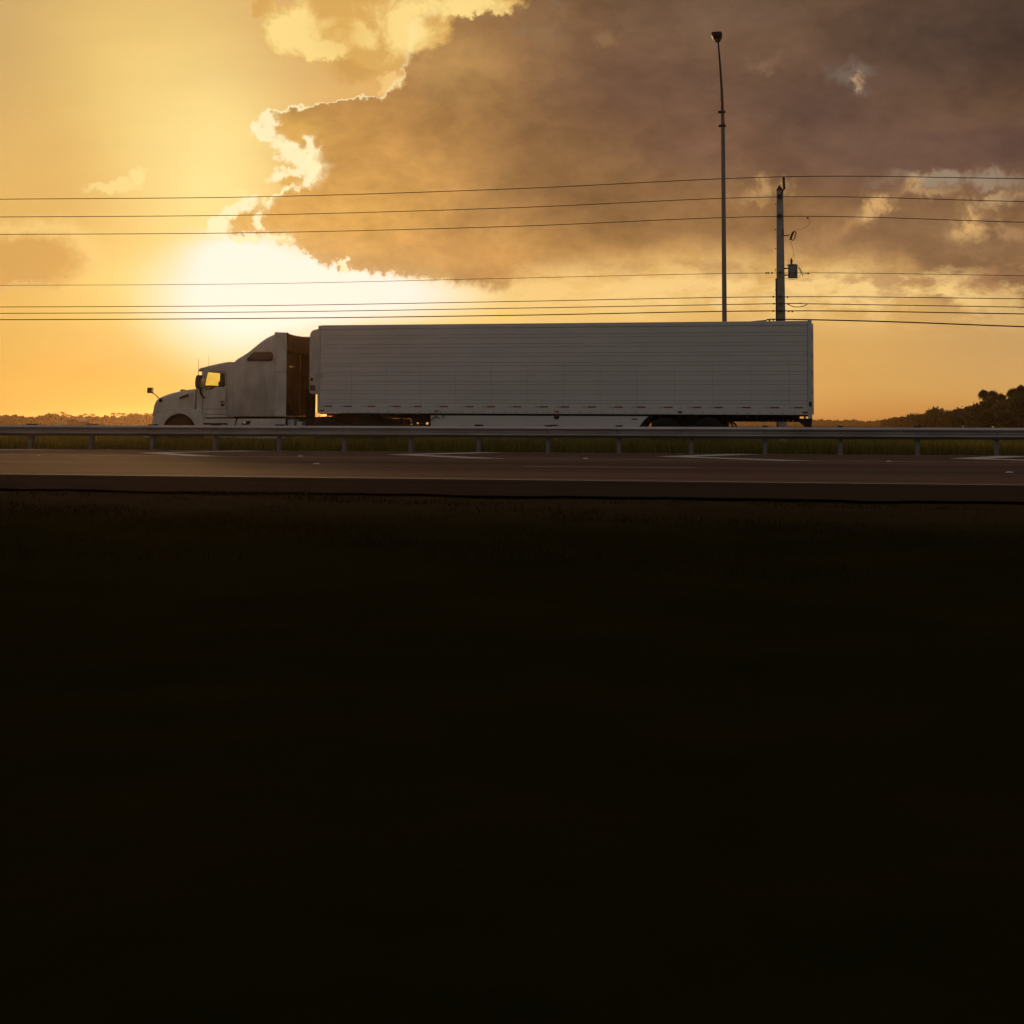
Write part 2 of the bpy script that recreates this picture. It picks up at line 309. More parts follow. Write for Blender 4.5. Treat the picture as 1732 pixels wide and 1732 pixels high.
# ground: soil and short dark turf with a paler dusty strip beside the shoulder
def groundmat():
    m = bpy.data.materials.new('soil_and_turf'); m.use_nodes = True; t = m.node_tree; b = t.nodes['Principled BSDF']
    L = t.links.new; N = t.nodes.new
    g = N('ShaderNodeNewGeometry'); sp = N('ShaderNodeSeparateXYZ'); L(g.outputs['Position'], sp.inputs[0])
    n1 = N('ShaderNodeTexNoise'); n1.inputs['Scale'].default_value = .9; n1.inputs['Detail'].default_value = 9; n1.inputs['Roughness'].default_value = .7; L(g.outputs['Position'], n1.inputs['Vector'])
    n2 = N('ShaderNodeTexNoise'); n2.inputs['Scale'].default_value = 14; n2.inputs['Detail'].default_value = 8; n2.inputs['Roughness'].default_value = .75; L(g.outputs['Position'], n2.inputs['Vector'])
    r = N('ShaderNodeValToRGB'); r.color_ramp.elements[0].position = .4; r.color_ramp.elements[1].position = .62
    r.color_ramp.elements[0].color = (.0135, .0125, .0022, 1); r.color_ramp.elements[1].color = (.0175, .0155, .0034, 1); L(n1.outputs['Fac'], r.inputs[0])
    # dusty strip, worn by wheels leaving the asphalt
    a = N('ShaderNodeMath'); a.operation = 'MULTIPLY_ADD'; a.inputs[1].default_value = 1.6; L(n1.outputs['Fac'], a.inputs[0]); L(sp.outputs[1], a.inputs[2])
    mr = N('ShaderNodeMapRange'); mr.interpolation_type = 'SMOOTHSTEP'; mr.inputs[1].default_value = 11.0; mr.inputs[2].default_value = 14.6; L(a.outputs[0], mr.inputs[0])
    m2 = N('ShaderNodeMapRange'); m2.interpolation_type = 'SMOOTHSTEP'; m2.inputs[1].default_value = 17.5; m2.inputs[2].default_value = 16.6; L(a.outputs[0], m2.inputs[0])
    mu = N('ShaderNodeMath'); mu.operation = 'MULTIPLY'; L(mr.outputs[0], mu.inputs[0]); L(m2.outputs[0], mu.inputs[1])
    mu2 = N('ShaderNodeMath'); mu2.operation = 'MULTIPLY'; L(mu.outputs[0], mu2.inputs[0]); L(n2.outputs['Fac'], mu2.inputs[1])
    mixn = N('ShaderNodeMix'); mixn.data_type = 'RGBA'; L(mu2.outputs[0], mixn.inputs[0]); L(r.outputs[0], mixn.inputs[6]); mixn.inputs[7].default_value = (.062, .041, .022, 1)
    # far fields are ordinary green
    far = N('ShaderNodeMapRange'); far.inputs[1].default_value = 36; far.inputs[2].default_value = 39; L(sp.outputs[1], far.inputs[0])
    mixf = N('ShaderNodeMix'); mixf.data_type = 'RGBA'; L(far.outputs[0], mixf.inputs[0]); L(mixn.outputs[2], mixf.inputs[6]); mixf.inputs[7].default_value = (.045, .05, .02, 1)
    L(mixf.outputs[2], b.inputs['Base Color']); b.inputs['Roughness'].default_value = 1; b.inputs['Specular IOR Level'].default_value = 0
    bp = N('ShaderNodeBump'); bp.inputs['Strength'].default_value = .8; bp.inputs['Distance'].default_value = .03; L(n2.outputs['Fac'], bp.inputs['Height']); L(bp.outputs[0], b.inputs['Normal'])
    return m
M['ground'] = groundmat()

# ------------------------------------------------------------------ mesh helpers
class G:                                # gathers verts and faces
    def __init__(s): s.v = []; s.f = []; s.mi = []
    def add(s, v, f, mi=0):
        o = len(s.v); s.v += [tuple(p) for p in v]; s.f += [tuple(i+o for i in q) for q in f]; s.mi += [mi]*len(f)
    def box(s, x0, x1, y0, y1, z0, z1, mi=0):
        v = [(x0, y0, z0), (x1, y0, z0), (x1, y1, z0), (x0, y1, z0), (x0, y0, z1), (x1, y0, z1), (x1, y1, z1), (x0, y1, z1)]
        s.add(v, [(3, 2, 1, 0), (4, 5, 6, 7), (0, 1, 5, 4), (1, 2, 6, 5), (2, 3, 7, 6), (3, 0, 4, 7)], mi)
    def tube(s, pts, r, n=6, r1=None, mi=0):
        pts = [Vector(p) for p in pts]; k = len(pts); vs = []
        for i, p in enumerate(pts):
            d = (pts[min(i+1, k-1)]-pts[max(i-1, 0)]).normalized()
            a = d.cross(Vector((0, 0, 1)) if abs(d.z) < .9 else Vector((1, 0, 0))).normalized(); b = d.cross(a)
            rr = r if r1 is None else r+(r1-r)*i/(k-1)
            vs += [p+(a*math.cos(2*math.pi*j/n)+b*math.sin(2*math.pi*j/n))*rr for j in range(n)]
        f = [(i*n+j, i*n+(j+1) % n, (i+1)*n+(j+1) % n, (i+1)*n+j) for i in range(k-1) for j in range(n)]
        f += [tuple(range(n))[::-1], tuple((k-1)*n+j for j in range(n))]
        s.add(vs, f, mi)
    def prism(s, outline, y0, y1, holes=(), mi=0):   # outline in (x, z), thickness along Y
        loops = [list(outline)]+[list(h) for h in holes]
        flat = [p for l in loops for p in l]; n = len(flat)
        tri = tessellate_polygon([[Vector((p[0], p[1], 0)) for p in l] for l in loops])
        v = [(p[0], y0, p[1]) for p in flat]+[(p[0], y1, p[1]) for p in flat]
        f = [tuple(q) for q in tri]+[tuple(i+n for i in q[::-1]) for q in tri]; o = 0
        for l in loops:
            m = len(l); f += [(o+i, o+(i+1) % m, n+o+(i+1) % m, n+o+i) for i in range(m)]; o += m
        s.add(v, f, mi)
    def lathe(s, prof, c, axis='y', n=28, mi=0):     # prof: (radius, along)
        vs = []
        for r, a in prof:
            for j in range(n):
                t = 2*math.pi*j/n; p = (r*math.cos(t), a, r*math.sin(t)) if axis == 'y' else (r*math.cos(t), r*math.sin(t), a)
                vs.append((c[0]+p[0], c[1]+p[1], c[2]+p[2]))
        k = len(prof); s.add(vs, [(i*n+j, i*n+(j+1) % n, (i+1)*n+(j+1) % n, (i+1)*n+j) for i in range(k-1) for j in range(n)]
                              + [tuple(range(n)), tuple((k-1)*n+j for j in range(n))[::-1]], mi)
    def loft(s, secs, mi=0):
        n = len(secs[0]); vs = [p for q in secs for p in q]
        s.add(vs, [(i*n+j, i*n+(j+1) % n, (i+1)*n+(j+1) % n, (i+1)*n+j) for i in range(len(secs)-1) for j in range(n)]
              + [tuple(range(n))[::-1], tuple((len(secs)-1)*n+j for j in range(n))], mi)
def obj(name, g, mats, parent=None, smooth=False, bevel=0, seg=2, angle=35):
    me = bpy.data.meshes.new(name)
    off = Vector(parent['_o']) if parent is not None and '_o' in parent else Vector((0, 0, 0))
    me.from_pydata([(v[0]-off.x, v[1]-off.y, v[2]-off.z) for v in g.v], [], g.f)
    bm = bmesh.new(); bm.from_mesh(me); bmesh.ops.recalc_face_normals(bm, faces=bm.faces)
    if smooth:
        for f in bm.faces: f.smooth = True
        for e in bm.edges:
            if len(e.link_faces) == 2 and e.calc_face_angle(0) > R_(angle): e.smooth = False
    bm.to_mesh(me); bm.free()
    for m in (mats if isinstance(mats, (list, tuple)) else [mats]): me.materials.append(m)
    if any(g.mi): me.polygons.foreach_set('material_index', g.mi)
    o = bpy.data.objects.new(name, me); COL.objects.link(o)
    if parent is not None: o.parent = parent; o['_o'] = tuple(off)
    if bevel:
        b = o.modifiers.new('bevel', 'BEVEL'); b.width = bevel; b.segments = seg; b.limit_method = 'ANGLE'; b.angle_limit = R_(35); b.harden_normals = False
    return o
def raw(name, V, F, mats, parent=None):  # big numpy meshes of equal-sized faces
    me = bpy.data.meshes.new(name); V = np.asarray(V, np.float32); F = np.asarray(F, np.int32); k = F.shape[1]
    me.vertices.add(len(V)); me.vertices.foreach_set('co', V.ravel()); me.loops.add(F.size); me.loops.foreach_set('vertex_index', F.ravel())
    me.polygons.add(len(F)); me.polygons.foreach_set('loop_start', np.arange(0, F.size, k)); me.polygons.foreach_set('loop_total', np.full(len(F), k)); me.update(calc_edges=True)
    me.materials.append(mats); o = bpy.data.objects.new(name, me); COL.objects.link(o)
    if parent is not None: o.parent = parent
    return o
def thing(name, label, cat, loc=(0, 0, 0), group=None):
    o = bpy.data.objects.new(name, None); COL.objects.link(o); o.location = loc; o['_o'] = tuple(loc); o.empty_display_size = .3
    o['label'] = label; o['category'] = cat
    if group: o['group'] = group
    return o
def tag(o, label=None, cat=None, group=None, kind=None):
    for k, v in (('label', label), ('category', cat), ('group', group), ('kind', kind)):
        if v: o[k] = v
    return o
def copy_tree(o, parent=None):
    c = o.copy(); COL.objects.link(c)
    if parent is not None: c.parent = parent
    for ch in list(o.children): copy_tree(ch, c)
    return c
def rebase(o, loc):                      # a one-mesh thing gets its origin at its base
    for v in o.data.vertices: v.co -= Vector(loc)
    o.location = loc; return o

# ------------------------------------------------------------------ ground and roads
def gridsheet(name, xs, ys, zf, mat):
    XX, YY = np.meshgrid(xs, ys); Z = zf(XX, YY); V = np.stack([XX, YY, Z], -1).reshape(-1, 3)
    nx = len(xs); i = np.arange((len(ys)-1)*(nx-1)); a = (i//(nx-1))*nx+i % (nx-1)
    return raw(name, V, np.stack([a, a+1, a+nx+1, a+nx], 1), mat)
def wob(x, s):  # cheap smooth noise
    return (np.sin(x*1.7+s)+np.sin(x*3.1+s*2.3)*.6+np.sin(x*7.3+s*1.7)*.35+np.sin(x*17.9+s)*.18)/2.1
def gz(X, Y):
    near = np.clip((15.3-Y)/1.2, 0, 1)
    h = (wob(X*.9+Y*.35, 1)+wob(Y*1.3-X*.4, 2))*.018+(wob(X*4.3+Y*3.1, 3)+wob(Y*5.3-X*3.7, 5))*.008
    ridge = .035*np.exp(-((Y-13.1-.3*np.sin(X*.6))/.35)**2)-.012*np.exp(-((Y-14.75-.12*np.sin(X*.8))/.3)**2)
    return -.012-.015*(near > 0)+near*(h+ridge)-np.clip((6-Y)/6, 0, 1)*.05
xs = np.concatenate([-np.geomspace(5000, 30, 40), np.arange(-28, 20, .14), np.geomspace(21, 5000, 40)])
ys = np.concatenate([-np.geomspace(5000, 8, 30), np.arange(-6, 16.2, .14), np.array([17, 20, 30, 37, 40, 43, 55, 60]), np.geomspace(70, 5000, 40)])
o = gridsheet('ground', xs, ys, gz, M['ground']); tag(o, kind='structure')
def strip(name, x0, x1, y0, y1, z, mat, edge=0.0, n=900):
    X_ = np.linspace(x0, x1, n); g = np.stack([X_, np.full(n, y0)+edge*wob(X_, 4)+edge*.5*wob(X_*2.7, 8), np.full(n, z)], 1); h = np.stack([X_, np.full(n, y1), np.full(n, z)], 1)
    V = np.concatenate([g, h]); i = np.arange(n-1); return raw(name, V, np.stack([i, i+1, i+1+n, i+n], 1), mat)
tag(strip('near_shoulder', -300, 300, 15.15, 19.3, .004, M['shoulder'], .14, 6000), kind='structure')
tag(strip('near_road', -1500, 1500, 19.3, 38.28, .004, M['road']), kind='structure')
tag(strip('far_road', -1500, 1500, 43.4, 53.4, .0, M['farroad']), kind='structure')
def box_skirt(): pass
# painted markings: thin sheets
g = G()
def line(x0, x1, y0, y1, z=.008): g.add([(x0, y0, z), (x1, y0, z), (x1, y1, z), (x0, y1, z)], [(0, 1, 2, 3)])
line(-400, 300, 19.36, 19.46); line(-400, 300, 19.80, 19.83)
line(-400, 300, 31.25, 31.40); line(-400, 300, 37.95, 38.12)
for k in range(-12, 14): line(-5.2+k*12.2, -2.1+k*12.2, 25.55, 25.66)
tag(obj('lane_markings', g, M['paintline']), kind='structure')
g = G()
for k in range(-3, 6):      # hatched gore: V marks pointing up the road
    tx, ty = -17.4+6.82*k, 34.6
    for ye, ex in ((37.95, 1.5), (31.4, 2.9)):
        g.add([(tx, ty, .008), (tx+.85, ty, .008), (tx+.85+ex, ye, .008), (tx+ex, ye, .008)], [(0, 1, 2, 3)])
tag(obj('chevron_markings', g, M['paintline']), kind='structure')

# raised pavement markers
def marker_mesh():
    g = G(); g.add([(-.06, -.05, 0), (.06, -.05, 0), (.06, .05, 0), (-.06, .05, 0), (-.03, -.04, .02), (.03, -.04, .02), (.03, .04, .02), (-.03, .04, .02)],
                   [(4, 5, 6, 7), (0, 1, 5, 4), (1, 2, 6, 5), (2, 3, 7, 6), (3, 0, 4, 7)]); return g
mk = None
for (px, py), lab in (((63, 771), 'small raised road reflector on the hatch line nearest the left of the photo'), ((508, 772), 'small raised road reflector on the hatch line below the tractor drive wheels'),
               ((990, 776), 'small raised road reflector on the hatch line below the trailer middle'), ((1504, 781), 'small raised road reflector on the hatch line right of the trailer'),
               ((535, 785), 'small raised road reflector between the lanes, left of the dashed line'), ((1708, 799.5), 'small raised road reflector between the lanes at the far right of the photo'),
               ((184, 761), 'small raised road reflector by the guardrail foot near the second post')):
    p = gnd(px, py, .012)
    if mk is None: mk = obj('road_reflector', marker_mesh(), M['tapewhite']); o = mk
    else: o = mk.copy(); COL.objects.link(o)
    o.location = p; tag(o, lab, 'road reflector', 'raised reflectors along the road lines')

# ------------------------------------------------------------------ guardrail
t_ = thing('guardrail', 'long galvanised steel guardrail on posts between the road and the grass median', 'guardrail', (-8, 38.7, 0))
prof = [(0, .718), (-.020, .716), (-.080, .668), (-.085, .660), (-.083, .650), (-.018, .606), (-.006, .590), (-.006, .556), (-.018, .542), (-.080, .500), (-.085, .492), (-.085, .482), (-.080, .472), (-.020, .424), (-.004, .408)]
def beam(y0, flip):
    g = G(); xs_ = [-62+3.81*k for k in range(26)]
    for i, (a, b) in enumerate(zip(xs_[:-1], xs_[1:])):   # lapped lengths, each 3.81 m
        o_ = .006*(i % 2)
        P = [(y0+flip*(p[0]-o_), p[1]) for p in prof]; Q = [(y+flip*.003, z+.0007*(i % 2)) for y, z in P][::-1]; A = P+Q
        g.loft([[(a-.0, y, z) for y, z in A], [(b+.12, y-flip*.0, z) for y, z in A]])
    return g
obj('front_rail', beam(38.62, 1), M['galv'], t_, smooth=True, angle=24)
obj('back_rail', beam(39.05, -1), M['galv'], t_, smooth=True, angle=24)
pxs = [47, 151, 256, 364, 474, 585, 697, 811, 927, 1046, 1168, 1292, 1419, 1551, 1687]
px0 = np.array([at(x, 750, 38.75).x for x in pxs]); sl_, ic = np.polyfit(np.arange(15), px0, 1); print('post spacing', sl_, ic)
def ipost(x):
    g = G(); y = 38.76
    g.box(x-.055, x+.055, y, y+.012, -.3, .66); g.box(x-.006, x+.006, y+.013, y+.137, -.3, .66); g.box(x-.055, x+.055, y+.138, y+.15, -.3, .66); return g
def block(x):
    g = G(); g.box(x-.075, x+.075, 38.635, 38.755, .42, .740); g.box(x-.075, x+.075, 38.915, 39.04, .42, .740); g.box(x-.08, x+.08, 38.64, 39.035, .742, .758); return g
P0 = obj('post', ipost(0), M['galvpost'], t_); P0.location.x = 0; B0 = obj('spacer_block', block(0), M['dark'], t_, bevel=.006)
gb = G(); gb.lathe([(.016, -.006), (.016, -.016), (.009, -.02), (.0, -.021)], (0, 38.62, .566), n=8); T0 = obj('bolt', gb, M['dark'], t_)
first = True
for k in range(-12, 22):
    xw = ic+sl_*k
    if not -58 < xw < 27: continue
    for src in (P0, B0, T0):
        o = src if first else src.copy()
        if not first: COL.objects.link(o)
        o.location.x = xw
    first = False

# ------------------------------------------------------------------ grass of the median
def grassmesh(n, x0, x1, y0, y1, h0, h1, w, seed, dens=None, zf=None):
    r = np.random.default_rng(seed); x = r.uniform(x0, x1, n); y = r.uniform(y0, y1, n)
    if dens is not None: k = r.random(n) < dens(x, y); x, y = x[k], y[k]; n = len(x)
    h = r.uniform(h0, h1, n)*(1+.25*wob(x*.9+y, 3)); a = r.uniform(0, np.pi, n); lx = r.normal(0, .28, n)*h; ly = r.normal(0, .28, n)*h
    z = zf(x, y) if zf is not None else np.full(n, -.03); dx, dy = np.cos(a)*w*.5, np.sin(a)*w*.5
    V = np.stack([np.stack([x-dx, y-dy, z], 1), np.stack([x+dx, y+dy, z], 1), np.stack([x+dx*.7+lx*.4, y+dy*.7+ly*.4, z+h*.6], 1), np.stack([x-dx*.7+lx*.4, y-dy*.7+ly*.4, z+h*.6], 1),
                  np.stack([x+lx, y+ly, z+h], 1)], 1).reshape(-1, 3)
    b = np.arange(n)*5; F = np.concatenate([np.stack([b, b+1, b+2], 1), np.stack([b, b+2, b+3], 1), np.stack([b+3, b+2, b+4], 1)]); return V, F
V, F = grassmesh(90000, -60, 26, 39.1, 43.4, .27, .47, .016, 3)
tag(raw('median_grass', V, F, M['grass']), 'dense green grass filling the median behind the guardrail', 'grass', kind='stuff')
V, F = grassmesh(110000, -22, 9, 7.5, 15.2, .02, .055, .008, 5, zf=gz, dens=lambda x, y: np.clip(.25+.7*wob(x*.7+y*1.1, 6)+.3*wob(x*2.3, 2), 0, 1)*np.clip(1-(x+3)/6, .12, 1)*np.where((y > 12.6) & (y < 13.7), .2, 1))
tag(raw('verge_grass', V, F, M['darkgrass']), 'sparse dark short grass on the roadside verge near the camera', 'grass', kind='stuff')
# ------------------------------------------------------------------ truck
TILT = .0032                             # the far carriageway falls very slightly to the right
def xz(px, py, D):
    p = at(px, py, D); return (p.x, p.z)
def wheel(parent, x, y, dual=False, side=-1, R=.515):
    """side -1: outer face towards the viewer"""
    def c2(o, nm): return o
    g = G(); w = .28
    tp = [(R-.20, -w/2), (R-.06, -w/2-.005), (R-.015, -w/2+.015), (R, -w/2+.05), (R, -.06), (R-.012, -.055), (R-.012, -.045), (R, -.04), (R, .04), (R-.012, .045), (R-.012, .055), (R, .06), (R, w/2-.05), (R-.015, w/2-.015), (R-.06, w/2+.005), (R-.20, w/2)]
    for k in ((0, 1) if dual else (0,)): g.lathe(tp, (x, y-side*(k*.33+.14), R), n=40)
    t = obj('wheel', g, M['rubber'], parent, smooth=True)
    g = G(); yc = y-side*.14
    g.lathe([(.30, side*.13), (.285, side*.135), (.27, side*.10), (.24, side*.02 if not dual else -side*.06), (.13, side*.02 if not dual else -side*.06), (.12, side*.09), (.085, side*.12), (.03, side*.125)], (x, yc, R), n=32)
    for k in range(10):
        a = 2*math.pi*(k+.5)/10; g.lathe([(.017, side*.0), (.017, side*.07 if not dual else 0), (.008, side*.085 if not dual else side*.02)], (x+.19*math.cos(a), yc, R+.19*math.sin(a)), n=8)
    r = obj('rim', g, M['alu'], t, smooth=True)
    r['_o'] = t['_o']; return t
YT = 45.1; YN = 45.18; YC = 46.4         # near faces of trailer and cab, centre line
tx0 = xz(484.5, 620, YN)[0]              # back of the sleeper
TR = thing('semi_tractor', 'white long-nosed truck tractor with tall sleeper cab coupled to the trailer', 'truck tractor', (tx0, YC, 0))
def sec(x, zb, zt, hw, r, crown=0.0, n=6, rb=.03, taper=0.0):
    """one rounded cross-section at x, closed, in the Y-Z plane"""
    out = []; hb = hw; ht = hw-taper
    out += [(x, YC-hb+rb, zb), (x, YC-hb, zb+rb)]
    for k in range(n+1):
        a = math.pi/2*k/n; out.append((x, YC-ht+r-r*math.cos(a), zt-crown-r+r*math.sin(a)))
    out.append((x, YC, zt))
    for k in range(n, -1, -1):
        a = math.pi/2*k/n; out.append((x, YC+ht-r+r*math.cos(a), zt-crown-r+r*math.sin(a)))
    out += [(x, YC+hb, zb+rb), (x, YC+hb-rb, zb)]
    return out
# hood
hood = [(261.5, 688, .62), (262.5, 681, .70), (264.5, 676, .76), (268, 672, .81), (274, 668.6, .86), (284, 664.6, .91), (296, 661.4, .96), (308, 658.8, 1.0), (320, 656.6, 1.05), (336, 654.6, 1.12)]
g = G(); secs = []
for px, py, hw in hood:
    x, z = xz(px, py, YC-hw*.7); secs.append(sec(x, 1.17 if px > 268 else 1.0, z, hw, .16, .05, rb=.05, taper=.10))
g.loft(secs); obj('hood', g, M['paint'], TR, smooth=True, angle=60)
# nose and grille
g = G(); xf = xz(261.5, 690, YC-.6)[0]; g.loft([sec(xf-.02, .62, 1.28, .50, .12, .03), sec(xf+.12, .55, 1.34, .62, .12, .03)]); obj('nose', g, M['paint'], TR, smooth=True)
g = G(); g.box(xf-.035, xf-.018, YC-.40, YC+.40, .68, 1.18)
for k in range(9): g.box(xf-.05, xf-.034, YC-.38, YC+.38, .70+k*.055, .718+k*.055)
obj('grille', g, M['chrome'], TR)
g = G(); g.box(xf-.12, xf+.25, YC-1.18, YC+1.18, .28, .64); obj('bumper', g, M['paint'], TR, bevel=.05, seg=3)
# fenders
sx, _ = xz(303.5, 740, YN+.02)
def fender(y0, y1, nm='fender'):
    outer = [xz(a, b, YN) for a, b in ((257, 717.5), (258.5, 710), (261, 705), (266, 700.5), (272, 697.3), (280, 694.4), (290, 691.6), (300, 690.2), (311, 689.8), (322, 690.4), (330, 692.5), (337, 697), (342, 702.5), (344, 706))]
    outer += [(outer[-1][0]+.02, .62)]
    arc = [(sx+.60*math.cos(a), .515+.60*math.sin(a)) for a in np.linspace(.05, math.pi-.05, 18)]
    poly = outer[:]+arc[:]+[(outer[0][0], .55)]
    g = G(); g.prism(poly, y0, y1); return obj(nm, g, M['paint'], TR, bevel=.11, seg=5)
fender(YN-.03, YN+.42); fender(2*YC-YN-.42, 2*YC-YN+.03)
g = G(); g.prism([(sx-.58, .8), (sx+.58, .8), (sx+.58, 1.10), (sx-.58, 1.10)], YN+.62, 2*YC-YN-.62); obj('engine_bay', g, M['dark'], TR)
arc_o = [(sx+.60*math.cos(a), .515+.60*math.sin(a)) for a in np.linspace(.06, math.pi-.06, 24)]; arc_i = [(sx+.588*math.cos(a), .515+.588*math.sin(a)) for a in np.linspace(math.pi-.06, .06, 24)]
for y0, y1 in ((YN+.02, YN+.6), (2*YC-YN-.6, 2*YC-YN-.02)): g = G(); g.prism(arc_o+arc_i, y0, y1); obj('arch_shade_ring', g, M['black'], TR)  # black ring added inside the arch, its colour stands in for shade
g = G(); p = xz(323, 706, YN); g.box(p[0]-.06, p[0]+.05, YN-.02, YN+.002, p[1]-.025, p[1]+.025); obj('side_marker', g, M['amber'], TR, bevel=.008)
p = at(263.5, 703, YN+.02)
g = G(); g.prism([xz(a, b, YN) for a, b in ((258.8, 711), (262, 705.8), (266.5, 703.2), (266, 706.5), (261, 711.5))], YN-.012, YN-.002); obj('headlight', g, M['tapewhite'], TR)
# hood vent
g = G(); q = [xz(a, b, YC-1.0) for a, b in ((302.5, 674.4), (306, 670.6), (318.5, 666.4), (317.8, 671.4))]; g.prism(q, YC-1.035, YC-.92)
obj('hood_vent', g, M['black'], TR)
# hood mirrors
def hoodmirror(s):
    D = YC+s*1.0; dz = 0
    a = at(269, 677, YC-1.0); h = at(254, 660, YC-1.32)
    A = Vector((a.x, YC+s*.86, a.z)); H = Vector((h.x, YC+s*1.30, h.z))
    g = G(); g.tube([A, A+(H-A)*.55+Vector((0, 0, .01)), H+Vector((.03, 0, -.08))], .016, 8); g.lathe([(.06, s*.0), (.075, s*.03), (.04, s*.08)], (A.x, A.y, A.z), n=12)
    o = obj('hood_mirror', g, M['black'], TR, smooth=True)
    g = G(); g.box(H.x-.085, H.x+.075, H.y-.10, H.y+.10, H.z-.10, H.z+.09); m = obj('mirror_head', g, M['black'], o, bevel=.03, seg=3)
    g = G(); g.box(H.x+.080, H.x+.084, H.y-.07, H.y+.07, H.z-.07, H.z+.06); obj('mirror_glass', g, M['chrome'], m)
hoodmirror(-1); hoodmirror(1)
# cab: side walls with real window openings, roof, cowl, glass
win = [xz(a, b, YN+.05) for a, b in ((345.2, 655.5), (347.5, 643), (351, 629.2), (353, 628.2), (379, 628.6), (380.8, 630.5), (381.6, 652), (379.8, 654.4), (364, 655), (358, 659.2), (347.5, 659.5))]
side = [xz(a, b, YN+.05) for a, b in ((333.5, 706), (333, 656), (338.6, 653.5), (342.4, 630), (344, 622.2), (352, 621.2), (362, 618.6), (374, 615.8), (386, 613.6), (394, 612.6), (394, 706))]
for y0, y1 in ((YN+.05, YN+.12), (2*YC-YN-.12, 2*YC-YN-.05)):
    g = G(); g.prism(side, y0, y1, [win]); obj('cab_side', g, M['paint'], TR, bevel=.012)
    g = G(); g.prism(win, (y0+y1)/2-.004, (y0+y1)/2+.004); obj('side_window', g, M['glass'], TR)
g = G(); secs = []
for px, py in ((344.4, 624), (346.5, 622), (352, 621.0), (362, 618.2), (374, 615.4), (386, 613.0), (395, 611.8)):
    x, z = xz(px, py, YC-.75); secs.append(sec(x, z-.10, z+.015, 1.16, .06, .03, taper=.02))
g.loft(secs); obj('cab_roof', g, M['paint'], TR, smooth=True, angle=60)
g = G(); v0 = xz(341.5, 627.5, YC-1.0); v1 = xz(344.5, 622.5, YC-1.0)
g.loft([[(v0[0]-.02, YC-1.12, v0[1]), (v0[0]-.02, YC+1.12, v0[1]), (v0[0]-.02, YC+1.12, v0[1]+.02), (v0[0]-.02, YC-1.12, v0[1]+.02)],
        [(v1[0]+.10, YC-1.12, v1[1]-.02), (v1[0]+.10, YC+1.12, v1[1]-.02), (v1[0]+.10, YC+1.12, v1[1]+.035), (v1[0]+.10, YC-1.12, v1[1]+.035)]])
obj('sun_visor', g, M['paint'], TR, bevel=.006)
g = G(); c0 = xz(333, 655, YN+.1); g.box(c0[0]-.02, c0[0]+.28, YC-1.1, YC+1.1, 1.0, c0[1]-.01); obj('cowl', g, M['paint'], TR, bevel=.03)
# windscreen frame and glass (raked plane)
wb = xz(340.2, 654, YN+.2); wt = xz(345, 627.5, YN+.2)
def wq(u0, u1, t0, t1, off0, off1, g):    # slab on the raked plane: u across, t up
    def pt(u, t, o): return (wb[0]+(wt[0]-wb[0])*t+o, YC+u, wb[1]+(wt[1]-wb[1])*t)
    v = [pt(u0, t0, off0), pt(u1, t0, off0), pt(u1, t1, off0), pt(u0, t1, off0), pt(u0, t0, off1), pt(u1, t0, off1), pt(u1, t1, off1), pt(u0, t1, off1)]
    g.add(v, [(3, 2, 1, 0), (4, 5, 6, 7), (0, 1, 5, 4), (1, 2, 6, 5), (2, 3, 7, 6), (3, 0, 4, 7)])
for u0_, u1_ in ((-1.10, -1.03), (1.03, 1.10)): g = G(); wq(u0_, u1_, -.05, 1.05, -.02, .05, g); obj('windscreen_pillar', g, M['black'], TR)
g = G(); wq(-1.03, 1.03, 0, 1, .0, .006, g); obj('windscreen', g, M['glass'], TR)
# interior
g = G(); ix = wb[0]; iz = xz(360, 654, YC)[1]
g.box(ix+.02, ix+.42, YC-1.0, YC+1.0, 1.3, iz-.02)                                  # dash
g.box(ix+.05, ix+.30, YC-.95, YC-.25, iz-.02, iz+.02)
g.box(tx0-2.05, tx0-1.95, YC-1.08, YC+1.08, 1.2, 1.5); obj('dashboard', g, M['cabin'], TR, bevel=.02)
def seat(y):
    g = G(); bx = xz(353, 650, YN+.5)[0]
    g.box(bx+.05, bx+.55, y-.25, y+.25, 1.35, 1.52); g.box(bx+.42, bx+.56, y-.25, y+.25, 1.5, 2.22); g.box(bx+.43, bx+.54, y-.15, y+.15, 2.2, 2.52); return obj('seat', g, M['cabin'], TR, bevel=.03)
seat(YC-.65); seat(YC+.65)
g = G(); c = Vector((ix+.50, YC+.62, iz+.02)); g.tube([c+Vector((.10*math.sin(a)*.6, .23*math.cos(a), .23*math.sin(a)*.8)) for a in np.linspace(0, 2*math.pi, 25)], .014, 6); g.tube([c, c+Vector((-.25, 0, -.15))], .03, 6); obj('steering_wheel', g, M['black'], TR)
# door lines, grab bar and handle
def rib(pts, y, r, mat, nm, n=5):
    g = G(); g.tube([(*[0]*0, p[0], y, p[1]) for p in pts], r, n); return obj(nm, g, mat, TR)
yd = YN+.05
g = G(); dpts = [xz(a, b, yd) for a, b in ((343.2, 657), (342.8, 700.5), (383.2, 700.5), (383.6, 630))]
for a, b in zip(dpts[:-1], dpts[1:]): g.tube([(a[0], yd-.001, a[1]), (b[0], yd-.001, b[1])], .008, 4)
a, b = xz(343, 691.8, yd), xz(383, 691.8, yd); g.tube([(a[0], yd-.001, a[1]), (b[0], yd-.001, b[1])], .006, 4); door = obj('door', g, M['recess'], TR)
g = G(); p = xz(376.8, 682.6, yd); g.box(p[0]-.06, p[0]+.06, yd-.012, yd+.002, p[1]-.09, p[1]+.09); h = obj('door_handle', g, M['black'], door, bevel=.01)
